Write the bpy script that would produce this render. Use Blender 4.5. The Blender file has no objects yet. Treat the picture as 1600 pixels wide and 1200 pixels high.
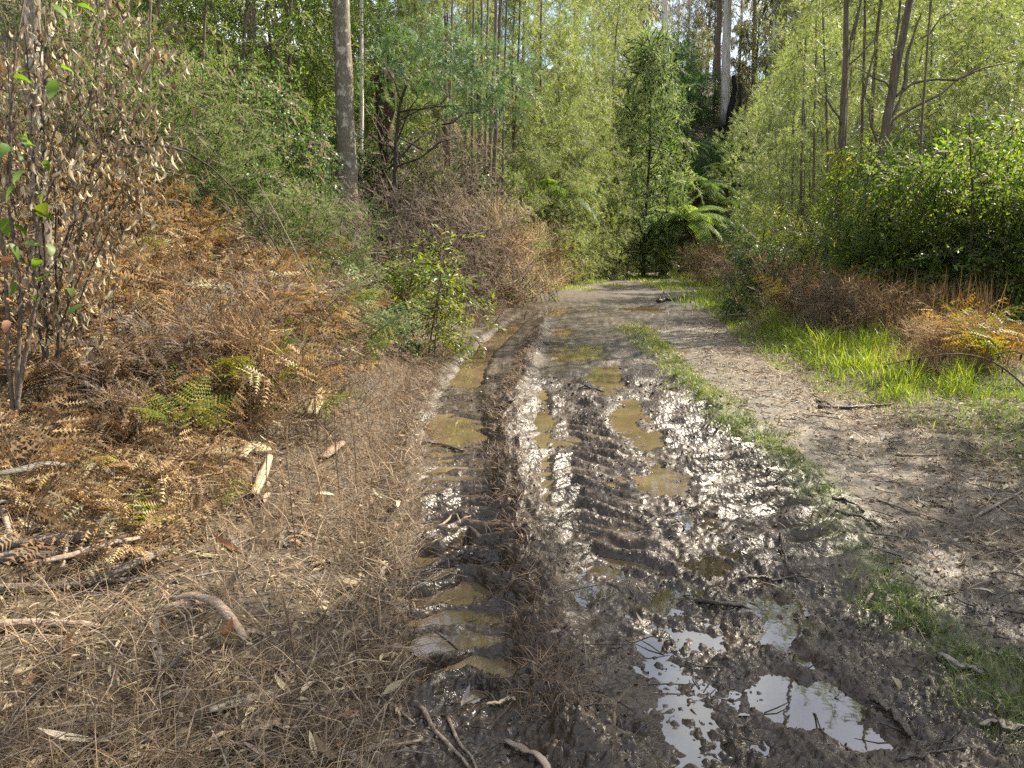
import bpy, math, random
import numpy as np
from mathutils import Vector, Matrix
random.seed(5)
RG = np.random.default_rng(11)
SC = bpy.context.scene
COL = SC.collection
# ------------------------------------------------------------------ camera, light, exposure
FPX, PITCH, EYE = 1232.0, math.radians(10.57), 1.6
cam = bpy.data.cameras.new('camera'); camo = bpy.data.objects.new('camera', cam); COL.objects.link(camo)
camo.location = (0, 0, EYE); camo.rotation_euler = (math.pi/2-PITCH, 0, 0)
cam.sensor_width = 36; cam.lens = 36*FPX/1600; cam.clip_start = 0.05; cam.clip_end = 3000
SC.camera = camo
SUN_EL, SUN_AZ = math.radians(43), math.radians(54)      # azimuth from +Y towards +X
w = bpy.data.worlds.new('World'); SC.world = w; w.use_nodes = True
nt = w.node_tree; nt.nodes.clear()
sky = nt.nodes.new('ShaderNodeTexSky'); sky.sky_type = 'NISHITA'; sky.sun_disc = False
sky.sun_elevation = SUN_EL; sky.sun_rotation = SUN_AZ; sky.air_density = 1.0; sky.dust_density = 2.0; sky.ozone_density = 1.0
bg = nt.nodes.new('ShaderNodeBackground'); bg.inputs['Strength'].default_value = 0.09
wo = nt.nodes.new('ShaderNodeOutputWorld')
tc = nt.nodes.new('ShaderNodeTexCoord'); cn = nt.nodes.new('ShaderNodeTexNoise'); cn.inputs['Scale'].default_value = 2.6; cn.inputs['Detail'].default_value = 6; cn.inputs['Roughness'].default_value = .55
nt.links.new(tc.outputs['Generated'], cn.inputs['Vector'])
cr = nt.nodes.new('ShaderNodeValToRGB'); cr.color_ramp.elements[0].position = .47; cr.color_ramp.elements[1].position = .60; nt.links.new(cn.outputs[0], cr.inputs[0])
cm = nt.nodes.new('ShaderNodeMix'); cm.data_type = 'RGBA'; cm.inputs[7].default_value = (9.5, 9.8, 10.3, 1)                # broken white cloud over the blue
nt.links.new(cr.outputs[0], cm.inputs[0]); nt.links.new(sky.outputs[0], cm.inputs[6]); nt.links.new(cm.outputs[2], bg.inputs[0])
nt.links.new(bg.outputs[0], wo.inputs[0])
sl = bpy.data.lights.new('sun', 'SUN'); sl.energy = 5.0; sl.angle = math.radians(0.5); sl.color = (1.0, 0.91, 0.74)
so = bpy.data.objects.new('sun', sl); COL.objects.link(so)
SD = Vector((math.sin(SUN_AZ)*math.cos(SUN_EL), math.cos(SUN_AZ)*math.cos(SUN_EL), math.sin(SUN_EL)))
so.rotation_euler = SD.to_track_quat('Z', 'Y').to_euler(); so.location = (20, 10, 30)
SC.view_settings.view_transform = 'Standard'; SC.view_settings.look = 'None'
SC.view_settings.exposure = 1.68; SC.view_settings.gamma = 1.0; SC.view_settings.use_curve_mapping = False
SC.cycles.max_bounces = 6; SC.cycles.diffuse_bounces = 3; SC.cycles.glossy_bounces = 3
SC.cycles.transmission_bounces = 4; SC.cycles.transparent_max_bounces = 4
SC.cycles.use_denoising = False
SC.cycles.caustics_reflective = False; SC.cycles.caustics_refractive = False

# ------------------------------------------------------------------ helpers
def at(px, py, Y):
    a = (px-800)/FPX; b = (600-py)/FPX
    dy = math.cos(PITCH)+b*math.sin(PITCH); dz = -math.sin(PITCH)+b*math.cos(PITCH)
    t = Y/dy
    return Vector((a*t, Y, EYE+dz*t))
def gp(px, py):
    a = (px-800)/FPX; b = (600-py)/FPX
    dy = math.cos(PITCH)+b*math.sin(PITCH); dz = -math.sin(PITCH)+b*math.cos(PITCH)
    t = -EYE/dz
    return (a*t, dy*t)
def tag(o, label=None, cat=None, group=None, kind=None):
    if label: o['label'] = label
    if cat: o['category'] = cat
    if group: o['group'] = group
    if kind: o['kind'] = kind
    return o
def empty(name, loc=(0, 0, 0), rz=0):
    o = bpy.data.objects.new(name, None); COL.objects.link(o); o.location = loc; o.rotation_euler = (0, 0, rz); o.empty_display_size = .1
    return o
def copy_tree(o, parent=None):
    c = o.copy(); COL.objects.link(c)
    if parent is not None: c.parent = parent
    for ch in o.children: copy_tree(ch, c)
    return c
def place(proto, loc, rz=0, s=1.0, label=None, group=None, tilt=(0, 0), first=set()):
    if proto.name in first: o = copy_tree(proto)
    else: first.add(proto.name); o = proto
    o.location = loc; o.rotation_euler = (tilt[0], tilt[1], rz)
    o.scale = (s, s, s) if not hasattr(s, '__len__') else s
    if label: o['label'] = label
    if group: o['group'] = group
    return o
def hsh(xi, yi, seed):
    h = (xi.astype(np.int64)*374761393 + yi.astype(np.int64)*668265263 + seed*1442695041) & 0xffffffff
    h = ((h ^ (h >> 13))*1274126177) & 0xffffffff
    h = ((h ^ (h >> 15))*2246822519) & 0xffffffff
    return h ^ (h >> 13)
GA = np.stack([np.cos(np.arange(16)*math.pi/8), np.sin(np.arange(16)*math.pi/8)], 1)
def pn(x, y, seed=0):
    x = np.asarray(x, float); y = np.asarray(y, float)
    xi = np.floor(x); yi = np.floor(y); fx = x-xi; fy = y-yi
    u = fx*fx*fx*(fx*(fx*6-15)+10); v = fy*fy*fy*(fy*(fy*6-15)+10)
    def g(i, j):
        k = hsh(xi+i, yi+j, seed) & 15
        return GA[k, 0]*(fx-i)+GA[k, 1]*(fy-j)
    a = g(0, 0); b = g(1, 0); c = g(0, 1); d = g(1, 1)
    return ((a+(b-a)*u)+((c+(d-c)*u)-(a+(b-a)*u))*v)*1.5
def fbm(x, y, oct=3, seed=0):
    r = 0; a = 1; s = 0
    for i in range(oct):
        r = r+a*pn(x*2**i, y*2**i, seed+i*7); s += a; a *= .5
    return r/s
def sst(a, b, x):
    t = np.clip((np.asarray(x, float)-a)/(b-a), 0, 1); return t*t*(3-2*t)
def polyd(x, y, pts):
    """distance, arc length and signed side (+ = right of travel) to a polyline"""
    bd = np.full(np.shape(x), 1e9); bs = np.zeros(np.shape(x)); bside = np.zeros(np.shape(x)); L = 0
    for (x0, y0), (x1, y1) in zip(pts[:-1], pts[1:]):
        dx, dy = x1-x0, y1-y0; l = math.hypot(dx, dy)
        t = np.clip(((x-x0)*dx+(y-y0)*dy)/(l*l), 0, 1)
        ex, ey = x-(x0+dx*t), y-(y0+dy*t); d = np.hypot(ex, ey)
        m = d < bd
        bd = np.where(m, d, bd); bs = np.where(m, L+t*l, bs)
        bside = np.where(m, np.sign(ex*dy-ey*dx), bside); L += l
    return bd, bs, bside*bd

# ------------------------------------------------------------------ mesh builder
class Geo:
    def __init__(s): s.V = []; s.T = []; s.m = []; s.v = []; s.n = 0
    def add(s, V, T, m=0, v=.5):
        V = np.asarray(V, float).reshape(-1, 3); T = np.asarray(T, int).reshape(-1, 3)
        s.V.append(V); s.T.append(T+s.n); s.n += len(V)
        s.m.append(np.broadcast_to(np.asarray(m), len(T)).astype(int)); s.v.append(np.broadcast_to(np.asarray(v, float), len(T)))
        return s
    def arr(s): return np.concatenate(s.V), np.concatenate(s.T), np.concatenate(s.m), np.concatenate(s.v)
    def scatter(s, tpl, P, D, S=1.0, up=(0, 0, 1), roll=.5, v=None, vj=.25):
        V, T, m, tv = tpl; P = np.asarray(P, float); N = len(P)
        if N == 0: return s
        D = np.asarray(D, float); D = D/np.maximum(np.linalg.norm(D, axis=1, keepdims=True), 1e-6)
        U = np.broadcast_to(np.asarray(up, float), (N, 3))+RG.normal(0, roll, (N, 3))
        X = np.cross(D, U); X /= np.maximum(np.linalg.norm(X, axis=1, keepdims=True), 1e-6)
        Z = np.cross(X, D)
        S = np.broadcast_to(np.asarray(S, float), N)
        W = (V[None, :, 0:1]*X[:, None]+V[None, :, 1:2]*D[:, None]+V[None, :, 2:3]*Z[:, None])*S[:, None, None]+P[:, None]
        nv = len(V)
        s.V.append(W.reshape(-1, 3)); s.T.append((T[None]+(np.arange(N)*nv)[:, None, None]).reshape(-1, 3)+s.n); s.n += N*nv
        s.m.append(np.tile(m, N))
        vv = RG.random(N) if v is None else np.broadcast_to(np.asarray(v, float), N)
        s.v.append(np.clip((vv[:, None]+(tv[None]-.5)*vj*2).reshape(-1), 0, 1))
        return s
    def tpl(s): return s.arr()
    def mesh(s, name, mats, smooth=True):
        V, T, m, v = s.arr()
        me = bpy.data.meshes.new(name)
        me.vertices.add(len(V)); me.vertices.foreach_set('co', V.astype(np.float32).ravel())
        me.loops.add(len(T)*3); me.loops.foreach_set('vertex_index', T.astype(np.int32).ravel())
        me.polygons.add(len(T)); me.polygons.foreach_set('loop_start', np.arange(0, len(T)*3, 3, dtype=np.int32))
        me.polygons.foreach_set('material_index', m.astype(np.int32))
        me.polygons.foreach_set('use_smooth', np.full(len(T), smooth))
        a = me.attributes.new('v', 'FLOAT', 'FACE'); a.data.foreach_set('value', v.astype(np.float32))
        for x in (mats if isinstance(mats, (list, tuple)) else [mats]): me.materials.append(x)
        me.update(calc_edges=True); TRI[name] = TRI.get(name, 0)+len(T)
        return me
    def build(s, name, mats, parent=None, smooth=True):
        o = bpy.data.objects.new(name, s.mesh(name, mats, smooth)); COL.objects.link(o)
        if parent is not None: o.parent = parent
        return o
TRI = {}
def link(name, me, parent=None, loc=(0, 0, 0), rot=(0, 0, 0), s=1.0, mat=None):
    o = bpy.data.objects.new(name, me); COL.objects.link(o); o.location = loc; o.rotation_euler = rot; o.scale = (s, s, s)
    if parent is not None: o.parent = parent
    if mat is not None: o.material_slots[0].link = 'OBJECT'; o.material_slots[0].material = mat
    return o
def tube(G, pts, rad, sides=6, m=0, v=.5, noise=0.0, cap=False, flat=1.0):
    P = np.asarray(pts, float); n = len(P); R = np.broadcast_to(np.asarray(rad, float), n)
    D = np.gradient(P, axis=0); D /= np.maximum(np.linalg.norm(D, axis=1, keepdims=True), 1e-9)
    ref = np.array([1., 0, 0]) if abs(D[0, 0]) < .8 else np.array([0, 1., 0])
    X = np.cross(D, ref); X /= np.linalg.norm(X, axis=1, keepdims=True); Y = np.cross(D, X)
    a = np.arange(sides)*2*math.pi/sides
    rr = R[:, None]*(1+noise*RG.normal(0, 1, (n, sides)))
    V = P[:, None]+(np.cos(a)[None, :, None]*X[:, None]+np.sin(a)[None, :, None]*flat*Y[:, None])*rr[:, :, None]
    T = []
    for i in range(n-1):
        for j in range(sides):
            k = (j+1) % sides; A, B, C, E = i*sides+j, i*sides+k, (i+1)*sides+k, (i+1)*sides+j
            T += [(A, B, C), (A, C, E)]
    V = V.reshape(-1, 3)
    if cap:
        V = np.concatenate([V, P[:1], P[-1:]]); c0, c1 = n*sides, n*sides+1
        for j in range(sides):
            k = (j+1) % sides; T += [(c0, k, j), (c1, (n-1)*sides+j, (n-1)*sides+k)]
    G.add(V, T, m, v)
def curve(a, b, n=6, sag=0.0, wob=0.0, up=None):
    a = np.array(a, float); b = np.array(b, float); t = np.linspace(0, 1, n)[:, None]
    L = np.linalg.norm(b-a); P = a+(b-a)*t; P[:, 2:] += sag*L*4*t*(1-t)
    P[1:-1] += RG.normal(0, wob*L, (n-2, 3))
    return P
def leaf(L, W, seg=2, curl=.3, fold=.25, m=0, twist=0., tipw=0.):
    V = [(0, 0, 0)]; T = []
    for i in range(1, seg):
        t = i/seg; ww = W*.5*math.sin(math.pi*t**.8)**.8; a = curl*t
        y = L*t*math.cos(a*.6); z = -L*t*math.sin(a*.6); c, s_ = math.cos(twist*t), math.sin(twist*t)
        V += [(-ww*c, y, z+fold*ww-ww*s_), (0, y, z), (ww*c, y, z+fold*ww+ww*s_)]
    V.append((0, L*math.cos(curl*.6), -L*math.sin(curl*.6)))
    T += [(0, 2, 1), (0, 3, 2)]
    for i in range(seg-2):
        b = 1+3*i; T += [(b, b+1, b+4), (b, b+4, b+3), (b+1, b+2, b+5), (b+1, b+5, b+4)]
    b = 1+3*(seg-2); e = len(V)-1; T += [(b, b+1, e), (b+1, b+2, e)]
    return np.array(V), np.array(T), np.full(len(T), m), np.full(len(T), .5)
def feather(L, n, pl, pw, droop=.35, m=0, rach=True, ragged=.1):
    V = []; T = []
    if rach: V += [(-pw*.4, 0, 0), (pw*.4, 0, 0), (0, L, -droop*L*.5)]; T.append((0, 1, 2))
    for i in range(n):
        t = (i+.6)/n; y = L*t; z = -droop*L*.5*t*t; l = pl*math.sin(math.pi*min(1, .25+t*.72))*(1+random.uniform(-ragged, ragged)*2)
        for sgn in (-1, 1):
            b = len(V); V += [(0, y-pw*.5, z), (0, y+pw*.5, z), (sgn*l, y+l*.45, z-l*random.uniform(.05, .4))]; T.append((b, b+1, b+2) if sgn < 0 else (b+1, b, b+2))
    return np.array(V, float), np.array(T), np.full(len(T), m), np.full(len(T), .5)
def unit(n): 
    u = RG.normal(0, 1, (n, 3)); return u/np.linalg.norm(u, axis=1, keepdims=True)

# ------------------------------------------------------------------ materials
def newmat(name):
    m = bpy.data.materials.new(name); m.use_nodes = True; t = m.node_tree; t.nodes.clear()
    out = t.nodes.new('ShaderNodeOutputMaterial'); return m, t, out
def N(t, typ, **kw):
    n = t.nodes.new(typ)
    for k, v in kw.items():
        if hasattr(n, k) and not k.startswith('i_'): setattr(n, k, v)
    return n
def ramp(t, fac, stops):
    r = t.nodes.new('ShaderNodeValToRGB'); e = r.color_ramp.elements
    while len(e) < len(stops): e.new(.5)
    for i, (p, c) in enumerate(stops): e[i].position = p; e[i].color = (*c, 1)
    t.links.new(fac, r.inputs[0]); return r.outputs[0]
def math_(t, op, a, b=None):
    n = t.nodes.new('ShaderNodeMath'); n.operation = op
    for i, x in enumerate((a, b)):
        if x is None: continue
        if isinstance(x, (int, float)): n.inputs[i].default_value = x
        else: t.links.new(x, n.inputs[i])
    return n.outputs[0]
def mix(t, fac, a, b, mode='MIX'):
    n = t.nodes.new('ShaderNodeMix'); n.data_type = 'RGBA'; n.blend_type = mode
    for s_, x in ((0, fac), (6, a), (7, b)):
        if isinstance(x, (int, float)): n.inputs[s_].default_value = x
        elif isinstance(x, tuple): n.inputs[s_].default_value = (*x, 1)
        else: t.links.new(x, n.inputs[s_])
    return n.outputs[2]
def noise(t, scale, detail=4, rough=.6, vec=None, dist=0.):
    n = t.nodes.new('ShaderNodeTexNoise'); n.inputs['Scale'].default_value = scale; n.inputs['Detail'].default_value = detail
    n.inputs['Roughness'].default_value = rough; n.inputs['Distortion'].default_value = dist
    if vec is not None: t.links.new(vec, n.inputs['Vector'])
    return n.outputs[0]
def pos(t, scale=(1, 1, 1), obj=False):
    if obj: v = t.nodes.new('ShaderNodeTexCoord').outputs['Object']
    else: v = t.nodes.new('ShaderNodeNewGeometry').outputs['Position']
    mp = t.nodes.new('ShaderNodeMapping'); mp.inputs['Scale'].default_value = scale; t.links.new(v, mp.inputs['Vector']); return mp.outputs[0]
def bump(t, h, strength, dist):
    b = t.nodes.new('ShaderNodeBump'); b.inputs['Strength'].default_value = strength; b.inputs['Distance'].default_value = dist
    t.links.new(h, b.inputs['Height']); return b.outputs[0]
def attr(t, name):
    a = t.nodes.new('ShaderNodeAttribute'); a.attribute_name = name; return a.outputs['Fac']
def leafmat(name, stops, trans=.4, rough=.5, spec=.3, tcol=None, var=.25):
    """leaf shader: colour by per-leaf value, translucent to light from behind"""
    m, t, out = newmat(name)
    f = attr(t, 'v'); oi = t.nodes.new('ShaderNodeObjectInfo').outputs['Random']
    f2 = math_(t, 'ADD', f, math_(t, 'MULTIPLY', math_(t, 'SUBTRACT', oi, .5), var))
    c = ramp(t, f2, stops)
    p = t.nodes.new('ShaderNodeBsdfPrincipled'); p.inputs['Roughness'].default_value = rough; p.inputs['Specular IOR Level'].default_value = spec
    t.links.new(c, p.inputs['Base Color'])
    if trans > 0:
        tr = t.nodes.new('ShaderNodeBsdfTranslucent')
        t.links.new(mix(t, 1.0, c, tcol or (1.0, 1.0, .55), 'MULTIPLY') if tcol else c, tr.inputs[0])
        if tcol:
            g = t.nodes.new('ShaderNodeVectorMath')
        mx = t.nodes.new('ShaderNodeMixShader'); mx.inputs[0].default_value = trans
        t.links.new(p.outputs[0], mx.inputs[1]); t.links.new(tr.outputs[0], mx.inputs[2]); t.links.new(mx.outputs[0], out.inputs[0])
    else: t.links.new(p.outputs[0], out.inputs[0])
    return m
def barkmat(name, c0, c1, c2, vscale=(9, 9, 1.2), bs=.5, rough=.85, char=None, spots=None):
    m, t, out = newmat(name)
    v = pos(t, vscale, True); n = noise(t, 3.0, 6, .65, v, .4)
    c = ramp(t, n, [(.28, c0), (.5, c1), (.72, c2)])
    if spots:
        n2 = noise(t, 9.0, 3, .6, pos(t, (1, 1, .8), True)); c = mix(t, ramp(t, n2, [(.55, (0, 0, 0)), (.65, (1, 1, 1))]), c, spots)
    if char:                                                    # charred lower bole (z below char metres)
        tc = t.nodes.new('ShaderNodeTexCoord'); sx = t.nodes.new('ShaderNodeSeparateXYZ'); t.links.new(tc.outputs['Object'], sx.inputs[0])
        zz = math_(t, 'ADD', sx.outputs[2], math_(t, 'MULTIPLY', noise(t, 1.2, 4, .6, pos(t, (1.5, 1.5, .35), True)), 3.0))
        c = mix(t, ramp(t, math_(t, 'DIVIDE', zz, char*2), [(.45, (1, 1, 1)), (.6, (0, 0, 0))]), c, (.012, .011, .011))
    p = t.nodes.new('ShaderNodeBsdfPrincipled'); p.inputs['Roughness'].default_value = rough; p.inputs['Specular IOR Level'].default_value = .25
    t.links.new(c, p.inputs['Base Color']); t.links.new(bump(t, n, bs, .02), p.inputs['Normal']); t.links.new(p.outputs[0], out.inputs[0])
    return m
# ------------------------------------------------------------------ terrain
def W_(l): return [gp(*q) for q in l]
XLp = W_([(630, 1000), (640, 900), (650, 800), (660, 700), (665, 620), (690, 570), (760, 505), (830, 462), (900, 438), (1060, 418)])
XRp = W_([(1640, 760), (1480, 700), (1200, 560), (1130, 500), (1110, 460), (1075, 430)])
_xl = np.array(XLp); _xr = np.array(XRp)
def xL(y):
    y = np.asarray(y, float); r = np.interp(y, _xl[:, 1], _xl[:, 0]); return np.where(y > 42.3, 8.84+(y-42.3)*.6, r)
def xR(y):
    y = np.asarray(y, float); r = np.interp(y, _xr[:, 1], _xr[:, 0]); r = np.where(y < 5, 3.3-.1*(5-y), r); return np.where(y > 33.7, 7.5+(y-33.7)*.6, r)
def base(x, y):
    s = np.maximum(0, xL(y)-x)
    k = .11+.44*sst(3.2, 8.5, y)
    z = k*np.maximum(0, s-.35)**1.1+.22*np.maximum(0, s-4.5)
    z = np.minimum(z, 7+.05*z)
    r = np.maximum(0, x-xR(y))
    z = z+.10*sst(0, 1.2, r)+.03*np.minimum(r, 8)
    z = z+.24*np.maximum(0, np.minimum(y, 85)-42)*sst(40, 60, y)
    return z
rutL = W_([(752, 1130), (742, 1060), (738, 1000), (732, 900), (722, 800), (715, 720), (712, 660), (722, 600), (750, 550), (795, 510), (845, 475)])
ridgeA = W_([(905, 1190), (872, 1100), (850, 1000), (828, 880), (810, 780), (793, 700), (797, 640), (815, 590), (835, 545), (850, 500)])
ridgeB = W_([(1640, 1160), (1600, 1110), (1520, 1040), (1450, 985), (1390, 930), (1260, 740), (1200, 700), (1130, 640), (1060, 580), (990, 510)])
trackR = W_([(1560, 1140), (1480, 1060), (1370, 940), (1275, 850), (1170, 760), (1088, 670), (1022, 600), (985, 525)])
trackC = W_([(1120, 1200), (1000, 1050), (940, 900), (905, 800), (890, 700), (880, 600)])
trackD = W_([(1480, 1200), (1330, 1050), (1210, 930), (1120, 830)])
smoothR = W_([(1900, 1000), (1600, 850), (1420, 760), (1240, 640), (1120, 560), (1050, 505), (1000, 470)])
# puddle hollows: pixel centre, half width, half height in the photo -> metres on the ground
PUD = [(905, 552, 62, 13, .09), (945, 590, 32, 26, .07), (985, 645, 30, 30, .06), (1008, 690, 36, 22, .05), (1022, 745, 46, 22, .09), (1085, 810, 38, 20, .05),
       (1118, 882, 34, 18, .06), (1178, 940, 40, 14, .06), (1220, 990, 36, 34, .09), (1230, 1060, 26, 22, .06), (1270, 1090, 62, 44, .09), (1335, 1150, 52, 30, .08),
       (1255, 1025, 24, 20, .06), (1010, 1000, 22, 18, .05), (1040, 930, 20, 12, .04), (1310, 930, 60, 22, .05),
       (848, 640, 12, 55, .06), (850, 745, 14, 40, .06), (885, 795, 40, 9, .06), (905, 845, 22, 10, .04), (935, 920, 25, 10, .05), (975, 1140, 16, 8, .05),
       (875, 516, 20, 6, .08), (870, 486, 24, 6, .08), (1010, 481, 34, 5, .09), (690, 655, 38, 14, .08), (960, 880, 30, 12, .04), (1150, 860, 36, 10, .04), (1040, 840, 24, 10, .04)]
PUDW = []
for a, b, rx, ry, dep in PUD:
    c = gp(a, b); e = gp(a+rx, b); n_ = gp(a, b-ry); s_ = gp(a, b+ry)
    PUDW.append((c[0], c[1], abs(e[0]-c[0]), (n_[1]-s_[1])/2, math.atan2(c[0], c[1]), dep))
WL, WLR = -.021, -.05
def rr_(d, y): return sst(.30, .2, d)*sst(18.5, 14, y)
def saw(p):
    p = p-np.floor(p); return np.where(p < .35, sst(0, .35, p), 1-sst(.35, .95, p))                  # tyre bar: steep near face, long far slope
def billow(x, y, seed, o=2): return sum(np.abs(pn(x*2**i, y*2**i, seed+i))*.5**i for i in range(o))/1.5
def heights(x, y, masks=False):
    x = np.asarray(x, float); y = np.asarray(y, float); shp = x.shape
    z = base(x, y); l = xL(y); r = xR(y)
    sl_ = l-x; sr_ = x-r
    n1 = fbm(x*.7, y*.7, 2, 3); n2 = fbm(x*3.2, y*3.2, 3, 9)
    outL = sst(-.05, .5, sl_); outR = sst(-.3, .5, sr_)
    z = z+n1*(.02+.10*np.minimum(1, np.maximum(sl_, 0)*.4)+.05*outR)+n2*(.025*outL+.02*outR)
    near = (y > 0) & (y < 45) & (x > l-1.5) & (x < r+2.5)
    mud = np.zeros(shp); tan = np.zeros(shp); green = np.zeros(shp); wet = np.zeros(shp); grs = np.zeros(shp)
    if near.any():
        X = x[near]; Y = y[near]; Z = np.zeros(X.shape)
        wx = X+.05*pn(X*4, Y*4, 31); wy = Y+.05*pn(X*4, Y*4, 37)
        dA, sA, _ = polyd(wx, wy, ridgeA); dB, sB, sdB = polyd(wx, wy, ridgeB)
        dR, sR, sdR = polyd(wx, wy, rutL); dT, sT, sdT = polyd(wx, wy, trackR); dC, sC, sdC = polyd(wx, wy, trackC); dD, sD, sdD = polyd(wx, wy, trackD)
        dS, sS, sdS = polyd(X, Y, smoothR)
        inl = 1-sst(-.12, .10, l[near]-X+.12*pn(X*3, Y*3, 5))
        inr = 1-sst(-.35, .35, X-r[near]+.3*pn(X*1.2, Y*1.2, 6))
        far_ = sst(16, 27, Y)
        nB = pn(X*1.6, Y*1.6, 77)
        muddy = inl*inr*(1-sst(-.15, .25, sdB+.25*nB-.05*(Y < 5)))          # left of the grass ridge
        muddy = np.where(Y > 14, inl*inr*(1-far_*.8), muddy)
        muddy = np.maximum(muddy, inl*inr*sst(3.6, 2.6, Y))
        muddy = np.maximum(muddy, inl*inr*.75*sst(5.0, 3.6, Y+.4*nB))
        right = inl*inr*(1-muddy)
        amp = .45+.7*sst(.15, .6, fbm(X*1.3, Y*1.3, 2, 55)*.5+.5)
        t_ = sst(.38, .26, dT)*sst(3.0, 4.4, Y); c_ = sst(.46, .30, dC)*sst(1.9, 2.4, Y)*(1-.85*sst(.42, .58, X)*sst(3.3, 2.95, Y)); lugm = np.maximum(np.maximum(t_, c_)*.75, rr_(dR, Y)*.75)
        amp = amp*(1-lugm*.75)
        # crumbly wet mud
        Z += muddy*(.028*fbm(X*2.6, Y*2.6, 2, 41)+amp*(.036*(billow(X*6, Y*5, 43)-.3)+.050*(billow(X*15, Y*13, 47, 1)-.3)*(.2+.8*sst(8.5, 5, Y))+.034*(billow(X*33, Y*30, 53, 1)-.3)*sst(5., 3.2, Y)))
        Z += right*(.014*fbm(X*2, Y*2, 2, 61)+.016*(billow(X*9, Y*9, 63)-.3)+.018*(billow(X*24, Y*22, 65, 1)-.3)*sst(6.5, 3.6, Y)+.008*billow(X*45, Y*42, 67, 1)*sst(4.4, 3, Y))
        # ruts and tyre lugs
        hwR = .235-.07*sst(6, 10, Y)+.03*pn(Y*1.7, Y*0, 70); rr = sst(hwR+.07, hwR-.03, dR)*sst(18.5, 14, Y)
        wetR = np.maximum(np.maximum(sst(2.5, 2.75, Y)*sst(4.6, 4.0, Y), sst(6.0, 6.4, Y)*sst(7.2, 6.8, Y)*.9), sst(8.3, 9., Y)); nearR = sst(2.35, 2.75, Y)
        Z -= rr*nearR*(.045+.034*wetR)
        chev = saw((sR+np.abs(sdR)*.55+.06*pn(X*3.3, Y*3.3, 71)+.03*pn(X*9, Y*9, 72))/.225)
        Z += rr*nearR*(.088*sst(5.4, 4.0, Y)+.025)*chev*np.clip(.85+.5*pn(X*2.4, Y*2.4, 73), .45, 1.2)
        Z += .055*np.exp(-((dR-.37)/.09)**2)*(sdR < 0)*sst(2.3, 2.8, Y)*sst(15, 9, Y)*(.6+.9*billow(X*8, Y*8, 79))
        a_ = np.exp(-(dA/.13)**2)*sst(19, 13, Y)
        Z += a_*(.095+.05*pn(X*2, Y*2, 81)+.09*(billow(X*9, Y*9, 83)-.25)+.05*(billow(X*25, Y*25, 85)-.25))
        lug = saw((sT-sdT*.20+.035*pn(X*5, Y*5, 91))/.215)
        Z += t_*(-.040+.082*lug*np.clip(.75+.6*pn(X*2.6, Y*2.6, 93), .2, 1.2))
        lug2 = saw((sC+np.abs(sdC)*.85+.04*pn(X*4, Y*4, 94))/.22)
        Z += c_*(-.020+.062*(.55+.45*sst(2.9, 3.6, Y))*lug2*np.clip(.7+.8*pn(X*1.9, Y*1.9, 95), .1, 1.2))*muddy
        lug3 = .5+.5*np.cos(2*math.pi*(sdD*.75+sD*.25+.09*pn(X*3, Y*3, 92))/.13)
        Z += sst(.5, .3, dD)*.024*lug3**2*np.clip(.2+1.5*pn(X*2.2, Y*2.2, 96), 0, 1.3)*muddy
        b_ = np.exp(-(dB/.15)**2)*sst(15.5, 13.5, Y)*(.55+.45*sst(-.2, .3, pn(X*1.1, Y*1.1, 97)+(Y > 5)*.5))
        Z += b_*(.045+.08*(billow(X*7, Y*7, 98)-.3))
        # puddle hollows
        hol = np.zeros(X.shape)
        for cx, cy, rx, ry, an, dep in PUDW:
            m = (np.abs(X-cx) < rx*2+.3) & (np.abs(Y-cy) < ry*2+.3)
            if not m.any(): continue
            px_, py_ = X[m]-cx, Y[m]-cy; ca, sa = math.cos(an), math.sin(an)
            u = (px_*ca-py_*sa)/rx; v = (px_*sa+py_*ca)/ry
            e = np.sqrt(u*u+v*v)+.55*pn(X[m]*4, Y[m]*3, 101)+.3*pn(X[m]*11, Y[m]*8, 102)
            hol[m] = np.maximum(hol[m], min(1, dep/.08)*sst(1.35, .3, e))
        Z = Z+.022*c_*sst(.62, .45, X)*sst(3.3, 2.9, Y)
        Z = Z*(1-.55*hol)-hol*.050
        z[near] += Z
        mud[near] = np.clip(muddy+rr+a_*.6, 0, 1); tan[near] = np.clip(right*(1-.7*b_), 0, 1)
        fg = sst(24, 30, Y)*inl*inr
        green[near] = np.clip(b_*1.1*(dB < .3)+.5*fg*sst(0, .3, pn(X*.7, Y*.7, 111)), 0, 1)
        wet[near] = np.clip(muddy*(.55+.6*pn(X*1.5, Y*1.5, 113))+hol*.9+rr*.6, 0, 1)
    if masks:
        g = sst(-.3, .9, sr_)*sst(2.5, 0, sr_-1.2)*sst(3.5, 5.5, y)
        green = np.maximum(green, g*.8)
        return z, mud, tan, green, wet
    return z
def H(x, y): return float(heights(np.array([x], float), np.array([y], float))[0])
def Hs(x, y): return heights(np.asarray(x, float), np.asarray(y, float))

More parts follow.
